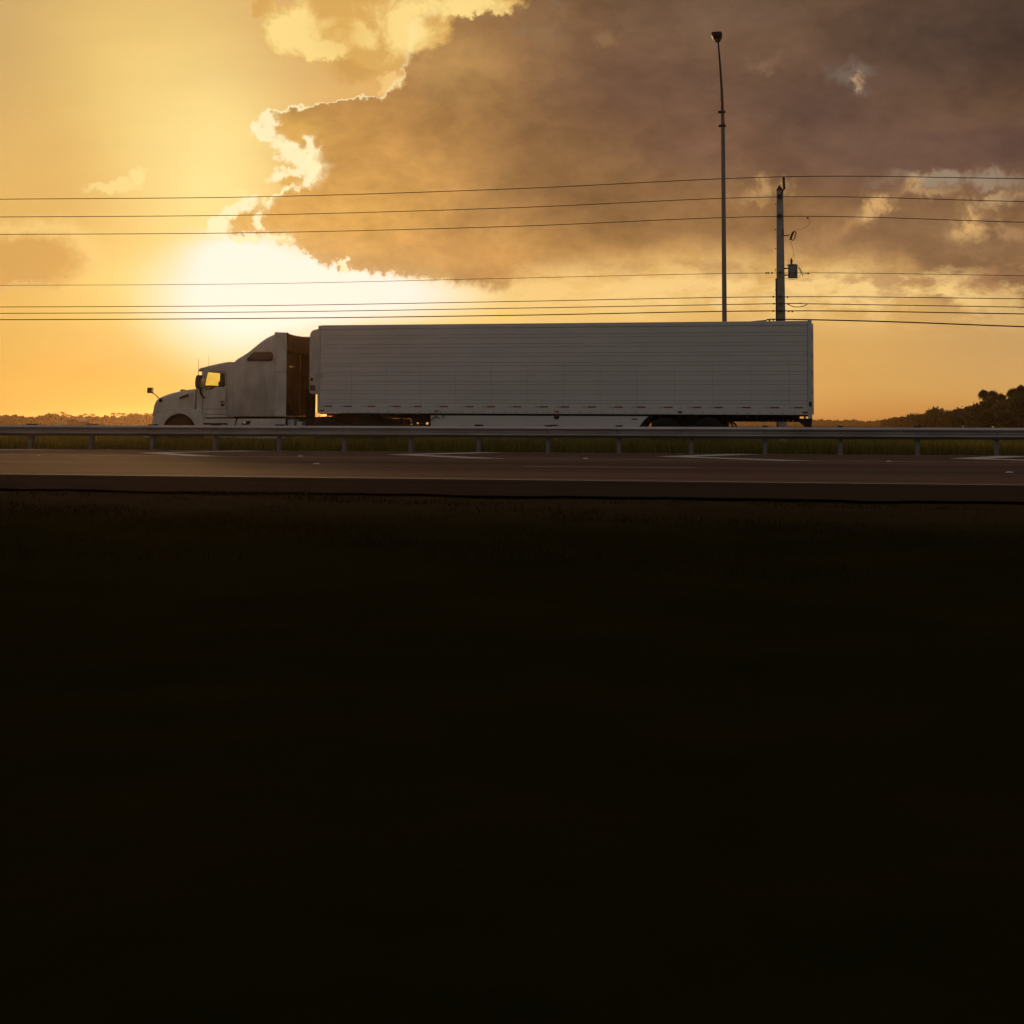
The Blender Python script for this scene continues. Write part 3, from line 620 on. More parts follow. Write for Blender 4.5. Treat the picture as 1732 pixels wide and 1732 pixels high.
g = G(); p2 = xz(377.6, 681.8, yd); g.box(p2[0]-.018, p2[0]+.024, yd-.035, yd-.013, p2[1]-.045, p2[1]+.045); obj('latch', g, M['chrome'], h, bevel=.008)
rib([xz(382.4, 656, yd), xz(382.4, 691, yd)], yd-.06, .016, M['chrome'], 'grab_bar', 8)
# main mirror
g = G(); q = [xz(a, b, YN-.12) for a, b in ((333.4, 640), (334.6, 636), (337, 634.2), (340.2, 634.4), (340.8, 640), (340.8, 656), (339.6, 659), (336, 658.2), (333, 655.4), (332.4, 648))]
g.prism(q, YN-.26, YN-.02); mm = obj('side_mirror', g, M['black'], TR, bevel=.03, seg=3)
a, b, c = xz(339.5, 658, YN-.1), xz(338.6, 664, YN-.1), xz(342, 672, YN-.1)
g = G(); g.tube([(a[0], YN-.12, a[1]), (b[0], YN-.08, b[1]), (c[0], YN-.02, c[1]), (c[0]+.05, YN+.08, c[1])], .035, 8); obj('mirror_arm', g, M['black'], mm, smooth=True)
a = xz(340.9, 640, YN-.12); b = xz(341.1, 656, YN-.12); g = G(); g.box(a[0]+.03, a[0]+.045, YN-.24, YN-.04, b[1], a[1]); obj('mirror_glass', g, M['chrome'], mm)
g = G(); q = [(p[0], p[1]) for p in q]; g.prism(q, 2*YC-YN+.02, 2*YC-YN+.26); mm2 = obj('side_mirror', g, M['black'], TR, bevel=.03, seg=3)
g = G(); c_ = xz(342, 672, YN-.1); g.tube([(q[6][0], 2*YC-YN+.12, q[6][1]), (c_[0], 2*YC-YN+.02, c_[1]), (c_[0]+.05, 2*YC-YN-.08, c_[1])], .035, 8); obj('mirror_arm', g, M['black'], mm2, smooth=True)
# aerials
for (px, y0, y1, D, r) in ((335.6, 607, 650, YN-.05, .011), (352.6, 601, 621, YN+.4, .006)):
    a, b = xz(px, y0, D), xz(px, y1, D); g = G(); g.tube([(b[0], D, b[1]), (a[0], D, a[1])], r, 6, r*.5); obj('aerial', g, M['black'], TR)
# sleeper
prof_s = [(388.6, 632), (389.6, 624), (392.5, 617.5), (397.6, 611.3), (404, 605.6), (412, 600.4), (420, 595), (428, 588.4), (436, 581.6), (444, 575.4), (451, 570.6), (458, 566.8), (466, 563.6), (474, 562.0), (480.5, 561.7), (484.6, 562.6)]
g = G(); secs = []
for i, (px, py) in enumerate(prof_s):
    x, z = xz(px, py, YC-1.0); rr = .05+.10*min(1, i/6); secs.append(sec(x-.0, 1.02, z+.02, 1.22, rr, .02+.02*min(1, i/6), rb=.02, taper=.05+.07*min(1, max(0, (z-2.2)/1.6))))
bx = tx0
wall_x = tx0-.42
last = secs[-1]; over = [q for q in secs if q[0][0] >= wall_x]; g.loft([q for q in secs if q[0][0] < wall_x-.01]+[[(wall_x, p[1], p[2]) for p in over[0]]])
obj('sleeper', g, M['paint'], TR, smooth=True, angle=60)
# roof cap behind and side extenders, leaving the recessed back wall
capz = last[8][2]; topz = max(p[2] for p in last)
x2, z2 = xz(484.6, 590, YN); 
g = G(); capo = [(wall_x+.02, topz-.62), (wall_x+.02, topz-.03), (tx0-.2, topz-.02), (tx0, topz-.025), (tx0+.02, topz-.08), (tx0+.01, topz-.60)]
sc_ = []
for u in np.linspace(-1, 1, 15):
    drop = .06*(1-abs(u)**6)+.02*(u > 0)*u; y = YC+u*1.15
    sc_.append([(p[0]-.0*abs(u), y, p[1]-drop) for p in capo])
g.loft(sc_); obj('roof_cap', g, M['recess'], TR, smooth=True, angle=40)
for s in (-1, 1):
    g = G(); y0 = YC+s*1.215; y1 = YC+s*1.18
    q = [(wall_x-.02, 1.04), (tx0-.01, 1.04), (tx0+.0, topz-.55), (tx0-.02, topz-.03), (wall_x-.02, topz-.01)]
    g.prism(q, min(y0, y1), max(y0, y1)); e = obj('side_extender', g, M['paint'], TR, bevel=.006); g = G(); ya, yb = sorted((YC+s*1.176, YC+s*1.168)); g.prism([(wall_x+.03, 1.06), (tx0-.02, 1.06), (tx0-.02, topz-.64), (wall_x+.03, topz-.64)], ya, yb); obj('inner_shade_sheet', g, M['recess'], e)  # thin brown sheet added to put shade on the extender's inner face
    g = G(); g.box(tx0+.001, tx0+.02, min(y0, y1)-.002, max(y0, y1)+.002, 1.04, topz-.56); obj('edge_rubber', g, M['black'], e)
g = G(); g.box(wall_x, wall_x+.015, YC-1.17, YC+1.17, 1.05, topz-.5)
for u in (-.75, -.2, .35, .9): g.box(wall_x+.016, wall_x+.03, YC+u-.02, YC+u+.02, 1.1, topz-.64)
g.box(wall_x+.016, wall_x+.035, YC-.5, YC-.42, 1.6, 2.3); obj('rear_wall', g, M['recess'], TR)
g = G(); g.box(wall_x+.031, wall_x+.05, YC+.05, YC+.55, 2.72, 2.78); 
obj('work_light', g, M['chrome'], TR); g = G(); g.tube([(wall_x+.04, YC+.7, 2.5), (wall_x+.5, YC+.6, 2.43)], .018, 6); obj('hose_arm', g, M['chrome'], TR)
# air and power lines
for k in range(3):
    pts = []; A = Vector((wall_x+.05, YC-.5+.25*k, 1.75)); B = Vector((tx0+.95, YC-.3+.25*k, 1.35))
    for t in np.linspace(0, 1, 70): pts.append(A.lerp(B, t)+Vector((0, .035*math.cos(t*120), .035*math.sin(t*120)-.65*math.sin(math.pi*t))))
    g = G(); g.tube(pts, .011, 5); obj('air_hose', g, [M['black'], M['red'], M['dark']][k], TR)
# sleeper window, locker door, panel joints (near and far side)
ys = YC-1.22
def flush(poly, nm, mat, y, th=.008, par=TR):
    g = G(); g.prism([xz(a, b, y) for a, b in poly], y-th, y+.004); return obj(nm, g, mat, par, bevel=.003)
yw = YC-1.155
g = G(); g.prism([xz(a, b, yw-.03) for a, b in ((417.6, 608.4), (419, 605.4), (426.6, 597.6), (430.4, 595.2), (457.5, 595.2), (460.4, 597.4), (460.6, 607), (458.4, 610), (421, 610.2), (418.4, 609.8))], yw-.045, yw+.1); sw = obj('sleeper_window', g, M['black'], TR, bevel=.006)
g = G(); g.prism([xz(a, b, yw-.03) for a, b in ((420, 608), (428.4, 597.3), (449.5, 597.3), (449.5, 608.4), (421, 608.6))], yw-.052, yw-.0455); obj('pane', g, M['tint'], sw)
g = G(); g.prism([xz(a, b, yw-.03) for a, b in ((451, 597.3), (457.5, 597.5), (458.6, 599), (458.6, 607.4), (451, 608.4))], yw-.052, yw-.0455); obj('pane', g, M['tint'], sw)
M['joint'] = material('panel_joint', (.16, .15, .13), .8)
g = G()
def jline(pts, r=.006):
    g.tube([(xz(a, b, ys)[0], ys+.0-.0, xz(a, b, ys)[1]) for a, b in pts], r, 4)
jline([(441, 639), (447, 639), (447, 652), (441, 652), (441, 639)], .007); obj('locker_seam', g, M['joint'], TR); g = G(); jline([(465.2, 600), (465.2, 702)]); jline([(465.2, 629), (484, 628.6)]); obj('fairing_seam', g, M['joint'], TR); g = G(); jline([(394, 640), (394, 702)], .005); obj('cab_seam', g, M['joint'], TR)
# lower fairings, steps, tank, frame
zb = xz(430, 703.4, ys)[1]; zf = xz(430, 708.2, ys)[1]
def fair(pts, nm, mat=M['paint'], y=ys+.02, th=.05):
    g = G(); g.prism([xz(a, b, y) if b is not None else (xz(a, 715, y)[0], .28) for a, b in pts], y, y+th); return obj(nm, g, mat, TR, bevel=.012)
fair([(344.5, 708.2), (398.5, 708.2), (392.5, None), (346, None)], 'side_step'); fair([(401.5, 708.4), (482.5, 708.2), (482.5, None), (396, None)], 'tank_fairing')
a = xz(340, 717.0, ys); b = xz(384, 716.2, ys); g = G(); g.box(a[0], b[0], ys-.02, ys+.03, a[1]-.02, a[1]+.03); obj('step_tread', g, M['dark'], TR)
g = G(); g.prism([xz(a, b, ys) for a, b in ((408.5, 718), (410.4, 712.2), (424.4, 712.2), (421, 718))], ys+.005, ys+.018); v_ = obj('filler_recess', g, M['black'], TR)
g = G(); p = xz(413.6, 715.6, ys); g.lathe([(.055, 0), (.055, -.02), (.03, -.03)], (p[0], ys+.004, p[1]), n=14); obj('filler_cap', g, M['chrome'], v_)
for s in (-1, 1):
    g = G(); g.lathe([(.02, 0), (.29, .02), (.31, .05), (.31, 1.30), (.29, 1.33), (.02, 1.35)], (0, 0, 0), axis='z', n=24)
    g.v = [(z+tx0-1.9, YC+s*.82+x, .60+y) for x, y, z in g.v]; obj('fuel_tank', g, M['alu'], TR, smooth=True)
g = G(); rx1 = xz(681, 712, YC-.5)[0]
for s in (-1, 1): g.box(xf+.2, rx1, YC+s*.43-.04, YC+s*.43+.04, .68, .95)
for x in np.arange(xf+1.6, rx1, .9): g.box(x, x+.08, YC-.385, YC+.385, .72, .9)
g.box(tx0-.1, tx0+.75, YC-.385, YC+.385, .952, .965); obj('frame', g, M['dark'], TR)
g = G(); g.box(sx+.65, tx0-.05, YC-1.0, YC+1.0, .90, 1.015); obj('dark_gap_filler', g, M['dark'], TR)  # added dark filler, blocks the sky light showing between cab and skirts
g = G(); dx = xz(583, 710, YC-.4)[0]
g.prism([(dx-.55, .96), (dx+.55, .96), (dx+.75, 1.0), (dx+.42, 1.10), (dx-.38, 1.10)], YC-.45, YC+.45); obj('fifth_wheel', g, M['dark'], TR, bevel=.01)
for px, dual in ((303.5, False), (551, True), (616, True)):
    x = xz(px, 735, YN+.05)[0]
    wheel(TR, x, YN+.05, dual); wheel(TR, x, 2*YC-YN-.05, dual, side=1)
    g = G(); g.tube([(x, YN+.4, .515), (x, 2*YC-YN-.4, .515)], .09, 10); obj('axle', g, M['dark'], TR)
for s in (-1, 1):       # rear fender skirts and mud flaps
    x = xz(651, 712, YN+.1)[0]; y = YC+s*.95; g = G()
    q = [(x-.05, 1.0), (x+.40, .86), (x+.55, .72), (x+.58, .28), (x+.56, .28), (x+.53, .70), (x+.38, .83), (x-.05, .97)]
    g.prism(q, y-.28, y+.28); obj('mud_flap', g, M['black'], TR)
g = G(); x = xz(527, 690, YC)[0]; x = xz(523.6, 690, YC+.1)[0]
g.box(x, x+.12, YC-.30, YC+.38, 1.0, 1.96); g.box(x-.3, x+.3, YC-.5, YC+.5, .966, 1.02); obj('hose_stand', g, M['matt'], TR, bevel=.01)
g = G(); ex = xz(488, 714, YC-.9)[0]; g.box(ex, ex+.25, YN+.2, YN+.6, .55, .92); g.box(ex+.35, ex+.55, YN+.15, YN+.5, .5, .85); obj('battery_box', g, M['alu'], TR, bevel=.02)

# ------------------------------------------------------------------ trailer
X0, X1 = -16.23, -.06; ZB, ZT = 1.115, 4.045
TL = thing('semi_trailer', 'long white ribbed refrigerated semi-trailer with red and white reflective strips', 'semi-trailer', ((X0+X1)/2, YC, 0)); TL.rotation_euler.y = TILT
W2 = 1.30
rails = (1.375, 3.90)                    # the ribbed skin runs between bottom and top rail
def skin(side):
    g = G(); y = YC+side*(W2-.012); P = []
    z = rails[0]; P.append((0, z)); k = 0
    grooves = []
    zz = rails[0]+.075
    while zz < rails[1]-.03: grooves += [zz]; zz += .105 if len(grooves) % 2 == 1 else .200
    for q in grooves: P += [(0, q-.009), (-.017, q-.004), (-.017, q+.004), (0, q+.009)]
    P.append((0, rails[1]))
    A = [(y+side*d, z) for d, z in P]; B = [(y-side*.04, z) for d, z in P][::-1]
    g.loft([[(X0+.09, a, b) for a, b in A+B], [(X1-.15, a, b) for a, b in A+B]])
    return g
for s in (-1, 1): obj('side_skin', skin(s), M['trailer'], TL)
g = G(); g.box(X0+.03, X1-.03, YC-W2+.06, YC+W2-.06, ZB+.02, ZT-.03); obj('insulated_body', g, M['trailer'], TL)
for s in (-1, 1):
    y0, y1 = sorted((YC+s*(W2-.06), YC+s*(W2-.0)))
    g = G(); g.box(X0+.08, X1-.14, y0, y1, rails[1]+.002, ZT); obj('top_rail', g, M['alu'] if 0 else M['trailer'], TL, bevel=.02)
    y0, y1 = sorted((YC+s*(W2-.06), YC+s*(W2+.004)))
    g = G(); g.box(X0+.085, X1-.145, y0, y1, ZB, rails[0]-.002); br = obj('bottom_rail', g, M['trailer'], TL, bevel=.006)
    for k in range(46):
        if s == -1:
            pass
    g = G(); yy = YC+s*(W2+.004)
    for k in range(44): 
        x = X0+.35+k*.355; g.box(x, x+.02, min(yy, yy+s*.008), max(yy, yy+s*.008), ZB+.03, ZB+.075)
    obj('rivet_row', g, M['joint'], br)
    y0, y1 = sorted((YC+s*(W2-.10), YC+s*(W2+.006)))
    g = G(); g.box(X0, X0+.085, y0, y1, ZB, ZT-.01); obj('corner_post', g, M['alu'], TL, bevel=.02)
    y0, y1 = sorted((YC+s*(W2-.12), YC+s*(W2+.008)))
    g = G(); g.box(X1-.14, X1-.012, y0, y1, ZB-.12, ZT+.015); obj('rear_frame', g, M['alu'], TL, bevel=.008)
    g = G()                              # vertical seams
    for k in range(1, 14): g = G(); x = X0+k*1.19; g.box(x-.002, x+.002, min(yy-s*.012, yy-s*.016), max(yy-s*.012, yy-s*.016), rails[0]+.01, rails[0]+1.35); obj('panel_seam', g, M['joint'], TL)
g = G()
for s in (-1, 1): g.box(X1-.010, X1-.002, min(YC+s*.02, YC+s*1.24), max(YC+s*.02, YC+s*1.24), ZB+.05, ZT-.06)
rd = obj('rear_door', g, M['trailer'], TL, bevel=.01)
g = G()
for s in (-1, 1):
    for z in (1.3, 1.85, 2.45, 3.05, 3.65): g.box(X1-.01, X1+.028, min(YC+s*1.14, YC+s*1.31), max(YC+s*1.14, YC+s*1.31), z-.05, z+.05)
    for u in (.35, .7): g.tube([(X1+.02, YC+s*u, ZB+.02), (X1+.02, YC+s*u, ZT-.05)], .017, 8)
obj('hinges', g, M['alu'], rd)
g = G(); p = xz(1371, 681, YT); g.box(p[0]-.05, p[0]+.03, YC-W2-.04, YC-W2-.009, p[1]-.09, p[1]+.05); obj('door_hook', g, M['black'], TL, bevel=.01)
# reflective strips
for px in (541, 574, 613, 656, 691.5, 735.5, 779, 815, 859, 903.6, 939.5, 985, 1030, 1068, 1114, 1162, 1199, 1246, 1294, 1334):
    x = xz(px, 690, YT)[0]; w = .44; g = G(); y = YC-W2-.0075
    g.box(x, x+.17, y, y+.003, 1.318, 1.362, 0); g.box(x+.172, x+w, y, y+.003, 1.318, 1.362, 1); obj('reflective_strip', g, [M['tapewhite'], M['red']], TL)
for px, mt in ((545, 'red'), (738, 'amber'), (941.5, 'amber'), (1150, 'red'), (1361.5, 'red')):
    x = xz(px, 697, YT)[0]; g = G(); g.box(x-.075, x+.075, YC-W2-.03, YC-W2-.005, 1.17, 1.22); obj('marker_light', g, M[mt], TL, bevel=.008)
g = G(); a = xz(534.5, 632, YT); b = xz(545, 640.5, YT); g.box(a[0], b[0], YC-W2-.02, YC-W2+.05, b[1], a[1]); g.box(a[0]-.015, a[0]-.002, YC-W2-.02, YC-W2+.05, b[1], a[1]+.01); obj('placard_holder', g, M['tapewhite'], TL, bevel=.004)
# cooling unit on the nose
g = G(); u0 = xz(522.4, 600, YC-1.05)[0]; zt = xz(530, 558.5, YC-1.0)[1]; zb_ = xz(530, 668, YC-1.0)[1]
q = [(X0-.004, zb_), (u0+.05, zb_), (u0+.01, zb_+.1), (u0, zt-.5), (u0+.02, zt-.12), (u0+.10, zt-.02), (u0+.25, zt+.01), (X0-.004, zt+.03)]
g.prism(q, YC-1.05, YC+1.05); cu = obj('cooling_unit', g, M['paint'], TL, bevel=.05, seg=3)
g = G(); g.prism([xz(a, b, YC-1.05) for a, b in ((524.5, 660), (524.5, 653), (532.6, 653), (532.6, 662), (525.5, 662))], YC-1.07, YC-1.052); g.prism([xz(a, b, YC-1.05) for a, b in ((525.2, 646), (525.2, 640.4), (529, 640.4), (529, 646))], YC-1.07, YC-1.052); obj('control_panel', g, M['black'], cu, bevel=.004)
g = G(); g.box(u0-.012, u0-.001, YC-.85, YC+.85, zt-1.3, zt-.3)
for k in range(14): g.box(u0-.02, u0-.012, YC-.8, YC+.8, zt-1.25+k*.065, zt-1.22+k*.065)
obj('intake_grille', g, M['black'], cu)
# underframe: cross members, rails with slider holes
g = G(); g.box(X0+.06, X1-.15, YC-W2+.08, YC+W2-.08, ZB-.035, ZB-.002)
for x in np.arange(X0+.3, X1-.2, .30): g.box(x, x+.05, YC-W2+.1, YC+W2-.1, ZB-.10, ZB-.036)
for s in (-1, 1): g.box(X0+1.6, X0+5, YC+s*.5-.05, YC+s*.5+.05, ZB-.16, ZB-.101)
obj('underframe', g, M['dark'], TL)
sa, sb = xz(1098, 706, YC-.55)[0], xz(1352, 706, YC-.55)[0]
for s in (-1, 1):
    holes = []; z0, z1 = ZB-.215, ZB-.037
    for x in np.arange(sa+.2, sb-.1, .155): holes.append([(x+.026*math.cos(t), z0+.035+.026*math.sin(t)) for t in np.linspace(0, 2*math.pi, 9)[:-1]])
    g = G(); g.prism([(sa, z0), (sb, z0), (sb, z1), (sa, z1)], YC+s*.55-.006, YC+s*.55+.006, holes); obj('slider_rail', g, M['dark'], TL)
# landing gear: gusset plates with holes, legs
def disc(cx, cz, r): return [(cx+r*math.cos(t), cz+r*math.sin(t)) for t in np.linspace(0, 2*math.pi, 17)[:-1]]
for s in (-1, 1):
    y = YC+s*.95; D = y
    D = YC-.95
    A = [xz(a, b, D) for a, b in ((693.2, 703), (731, 703), (729.5, 722), (701, 722))]
    H_ = [disc(*xz(700.8, 704.9, D), .055), disc(*xz(706, 717.3, D), .05), disc(*xz(722.5, 717.0, D), .045)]
    g = G(); g.prism(A, y-.006, y+.006, H_); lg = obj('landing_gear', g, M['dark'], TL)
    xl = xz(714.5, 720, D)[0]; g = G(); g.box(xl-.05, xl+.05, y+.01, y+.12, .42, 1.0); g.box(xl-.035, xl+.035, y+.025, y+.105, .30, .42); obj('leg', g, M['dark'], lg)
    g = G(); g.box(xl-.14, xl+.14, y-.06, y+.19, .27, .30); obj('foot', g, M['dark'], lg)
    g = G(); y_ = YC+s*1.27
    if s < 0:
        for pts in (((728, 712), (735, 706), (739, 704)), ((736, 704), (743, 708.5)), ((748, 703), (749.5, 708.6), (751.5, 703))):
            g.tube([(xz(a, b, y_)[0], y_-.02, xz(a, b, y_)[1]) for a, b in pts], .014, 5)
        obj('crank_handle', g, M['black'], lg)
# aerodynamic skirts
for s in (-1, 1):
    y = YC+s*1.24; D = YC-1.24
    A = [xz(a, b, D) for a, b in ((728.6, 703.4), (1096.5, 703.6), (1088, 712), (1081.5, 721), (1080, 735), (733, 735), (728.6, 722))]
    g = G(); g.prism(A, min(y, y+s*.02), max(y, y+s*.02)); sk = obj('side_skirt', g, M['trailer'], TL, bevel=.004)
    if s < 0:
        g = G()
        for a, b in ((804, 722), (931, 722)): x, z = xz(a, 719.5, D); g.box(x-.02, x+.24, y-.045, y-.021, z-.01, z+.02)
        x, z = xz(1068, 708.6, D); g.box(x, x+.19, y-.026, y-.0205, z-.012, z+.018); x, z = xz(941.5, 704.6, D); g.lathe([(.09, -.022), (.07, -.06), (.02, -.07)], (x, y, z), n=12); obj('skirt_fixings', g, M['black'], sk)
# tandem axle bogie
g = G(); ba, bb = xz(1102, 712, YC-.5)[0], xz(1229, 712, YC-.5)[0]
for s in (-1, 1): g.box(ba, bb, YC+s*.5-.04, YC+s*.5+.04, .72, .90)
for x in (ba+.05, (ba+bb)/2-.05, bb-.15): g.box(x, x+.1, YC-.46, YC+.46, .74, .88)
obj('bogie', g, M['dark'], TL)
for px in (1125.5, 1199):
    x = xz(px, 735, YN)[0]; wheel(TL, x, YC-1.28, True); wheel(TL, x, YC+1.28, True, side=1)
    g = G(); g.tube([(x, YC-.9, .515), (x, YC+.9, .515)], .07, 10); g.lathe([(.08, 0), (.10, .02), (.10, .16), (.08, .18)], (x+.25, YC-.7, .62), n=14); obj('axle', g, M['dark'], TL)
for s in (-1, 1):        # mud flaps with curved hangers
    x = xz(1231, 707, YC-.9)[0]; y = YC+s*.95; g = G()
    g.tube([(x, y-.3, .9), (x+.07, y-.3, .88), (x+.16, y-.3, .80), (x+.2, y-.3, .70)], .03, 6); g.box(x+.015, x+.03, y-.3, y+.3, .3, .90); obj('mud_flap', g, M['black'], TL)
g = G(); g.box(ba-.20, ba+.5, YC-.3, YC+.3, .5, .72); obj('air_tank', g, M['dark'], TL, bevel=.08, seg=3)
# rear underrun frame
for s in (-1, 1):
    q = [(p.x, p.z) for p in (at(1345.5, 706.5, YT+.2), at(1373.4, 706.5, YT+.2), at(1372.2, 724, YT+.2), at(1366, 724, YT+.2), at(1358, 718, YT+.2))]; y = YC+s*1.0
    g = G(); g.prism(q, y-.05, y+.05); obj('underrun_bracket', g, M['black'], TL)
g = G(); xb = xz(1369, 724, YT)[0]; g.box(xb-.06, xb+.04, YC-1.2, YC+1.2, .46, .58); obj('underrun_bar', g, M['dark'], TL, bevel=.01)
# ------------------------------------------------------------------ street lamp
YL = 55.0; b = at(1225.4, 540, YL); LX = b.x
LP = thing('street_lamp', 'tall slim street lamp with curved arm rising behind the trailer, left of the utility pole', 'street lamp', (LX, YL, 0))
ptop = at(1222, 214, YL); lean = (ptop.x-LX)/ptop.z
def lp(z, dy=0): return (LX+(z-4.8)*(-.0018), YL+dy, z)
g = G(); g.tube([lp(0), lp(4), lp(8), lp(ptop.z)], .105, 14, .075); obj('pole', g, M['polemetal'], LP, smooth=True)
g = G(); g.lathe([(.22, -.02), (.22, .04), (.13, .06), (.12, .3)], (LX, YL, 0), axis='z', n=14); obj('base', g, M['polemetal'], LP, smooth=True)
a0 = Vector(lp(ptop.z)); a1 = at(1220.5, 150, YL-.7); a2 = at(1217.5, 105, YL-1.7); a3 = at(1214.8, 73, YL-2.9)
g = G(); g.tube([a0+Vector((0, -.02, -.35)), a0+Vector((-.01, -.03, .5)), a0.lerp(a1, .65), a1, a2, a3], .078, 12, .032); arm = obj('arm', g, M['polemetal'], LP, smooth=True)
g = G()
for py in (189.5, 213): c = at(1221.6 if py > 200 else 1220.9, py, YL); g.box(c.x-.12, c.x+.12, YL-.12, YL+.09, c.z-.03, c.z+.03); g.box(c.x-.14, c.x-.11, YL-.06, YL, c.z-.05, c.z+.05); g.box(c.x+.11, c.x+.14, YL-.06, YL, c.z-.05, c.z+.05)
obj('arm_clamp', g, M['dark'], LP, bevel=.01)
hc = at(1213.2, 64, YL-3.2); g = G()
def hs(y, w, zt, zb): return [(hc.x-w*.62, y, zb), (hc.x-w, y, (zt+zb)/2), (hc.x-w*1.0, y, zt-.03), (hc.x-w*.85, y, zt), (hc.x+w*.85, y, zt), (hc.x+w, y, zt-.03), (hc.x+w, y, (zt+zb)/2), (hc.x+w*.62, y, zb)]
g.loft([hs(hc.y+.40, .07, hc.z+.05, hc.z-.07), hs(hc.y+.2, .15, hc.z+.10, hc.z-.09), hs(hc.y-.15, .195, hc.z+.125, hc.z-.125), hs(hc.y-.42, .19, hc.z+.12, hc.z-.12), hs(hc.y-.52, .15, hc.z+.09, hc.z-.08)])
hd = obj('lamp_head', g, M['dark'], LP, smooth=True, angle=50)
g = G(); g.lathe([(.11, 0), (.09, -.03), (.03, -.045)], (hc.x, hc.y-.2, hc.z-.122), axis='z', n=14); obj('lens', g, M['tapewhite'], hd)

# ------------------------------------------------------------------ utility pole
YU = 60.0; pb = at(1321.8, 751, YU); UX = pb.x
UPO = thing('utility_pole', 'square grey concrete utility pole with pointed cap carrying transformer and cables', 'utility pole', (UX, YU, 0))
def u(px, py, y=YU): p = at(px, py, y); return (p.x, y, p.z)
g = G()
def sq(px0, px1, py): 
    a, b = at(px0, py, YU-.18), at(px1, py, YU-.18); h = (b.x-a.x)/2; c = (a.x+b.x)/2
    return [(c-h, YU-h, a.z), (c+h*.0-h+.0, YU-h, a.z), (c+h, YU-h, a.z), (c+h, YU+h, a.z), (c-h, YU+h, a.z)][0:1]+[(c+h, YU-h, a.z), (c+h, YU+h, a.z), (c-h, YU+h, a.z)]
bot = sq(1313.7, 1330.6, 751.5); bot = [(x, y, -.3) for x, y, z in bot]
g.loft([bot, sq(1313.2, 1328.2, 540), sq(1313.4, 1325.4, 380), sq(1313.4, 1324.2, 321.5)]); obj('pole', g, M['conc'], UPO, bevel=.02)
g = G(); q = sq(1312.9, 1324.7, 321.3); a = at(1318.3, 312.4, YU); g.add(q+[(a.x, YU, a.z)], [(0, 1, 4), (1, 2, 4), (2, 3, 4), (3, 0, 4), (3, 2, 1, 0)]); obj('cap', g, M['dark'], UPO)
g = G(); g.tube([u(1322, 330, YU-.2), u(1323.6, 324, YU-.2), u(1326.6, 319, YU-.2)], .035, 6); pb_ = obj('top_bracket', g, M['dark'], UPO)
g = G(); pts = [u(1326.4, 319.5, YU-.2), u(1325.4, 299.5, YU-.2)]; g.tube(pts, .045, 8)
A, B = Vector(pts[0]), Vector(pts[1])
for k in range(7): c = A.lerp(B, .1+k*.13); g.tube([c, c+Vector((0, 0, .015))], .062, 8)
obj('insulator', g, M['dark'], pb_)
for py in (334, 366.5, 462, 502.5, 514.5, 526.5, 541):
    big = py in (334, 366.5); r = .085 if big else .05
    g = G(); c = u(1318.9 if big else 1320, py, YU); g.lathe([(.02, -.22), (r, -.24), (r*.6, -.27), (r, -.30), (r*.6, -.33), (r*.8, -.36), (.02, -.37)], (c[0], YU, c[2]), n=12); obj('line_insulator', g, M['dark'], UPO)
g = G(); g.box(*sorted((u(1312.3, 540, YU)[0], u(1314.3, 540, YU)[0])), YU-.25, YU-.17, .1, u(1313, 472, YU)[2]); obj('conduit', g, M['dark'], UPO)
g = G()
for py in (345, 388, 420, 455, 458, 490): c = u(1319, py, YU); g.box(c[0]-.20, c[0]-.15, YU-.03, YU+.03, c[2]-.015, c[2]+.015)
obj('step_bolts', g, M['dark'], UPO)
# fused cut-out on its bracket
g = G(); yk = YU-.25
g.tube([u(1324.2, 386, yk), u(1325, 396.5, yk), u(1327, 398.6, yk), u(1333.5, 398.2, yk), u(1335.5, 396.8, yk)], .022, 6); fb = obj('cutout_bracket', g, M['dark'], UPO)
g = G(); g.tube([u(1341.4, 392.5, yk), u(1339.0, 398, yk), u(1337.0, 404.5, yk)], .042, 8)
for t in np.linspace(0, 1, 6): c = Vector(u(1341.4, 392.5, yk)).lerp(Vector(u(1337, 404.5, yk)), t); g.tube([c, c+Vector((.006, 0, -.02))], .062, 8)
g.tube([u(1341.2, 391.8, yk), u(1346.2, 392.4, yk), u(1346.4, 394.2, yk), u(1343.6, 404.2, yk), u(1341.4, 406.4, yk), u(1338.2, 405.2, yk)], .024, 6); obj('fuse_cutout', g, M['black'], fb)
# transformer can
c = u(1341, 461, YU-.1); xw0, xw1 = u(1332.4, 460, YU-.1)[0], u(1349.0, 460, YU-.1)[0]; rr = (xw1-xw0)/2; cx = (xw0+xw1)/2; zt, zb2 = u(1341, 449.3, YU)[2], u(1341, 470.6, YU)[2]
g = G(); g.lathe([(.02, zb2), (rr*.97, zb2), (rr, zb2+.02), (rr, zt-.03), (rr*1.12, zt-.02), (rr*1.12, zt+.01), (rr*.7, zt+.05), (.02, zt+.06)], (cx, YU-.1, 0), axis='z', n=24); tr = obj('transformer', g, M['can'], UPO, smooth=True)
g = G(); bxx = u(1338.6, 440, YU)[0]
for k in range(6): z = zt+.04+k*.035; g.lathe([(.03, z), (.075, z+.008), (.03, z+.03)], (bxx, YU-.15, 0), axis='z', n=10)
g.tube([(bxx, YU-.15, zt+.2), (bxx+.0, YU-.15, zt+.30)], .03, 6); obj('bushing', g, M['black'], tr)
g = G()
for py in (454.5, 465.8): a, b = u(1326, py, YU)[0], cx-rr*.9; z = u(1326, py, YU)[2]; g.box(a, b, YU-.14, YU-.06, z-.025, z+.025)
obj('mounting_arm', g, M['dark'], tr)
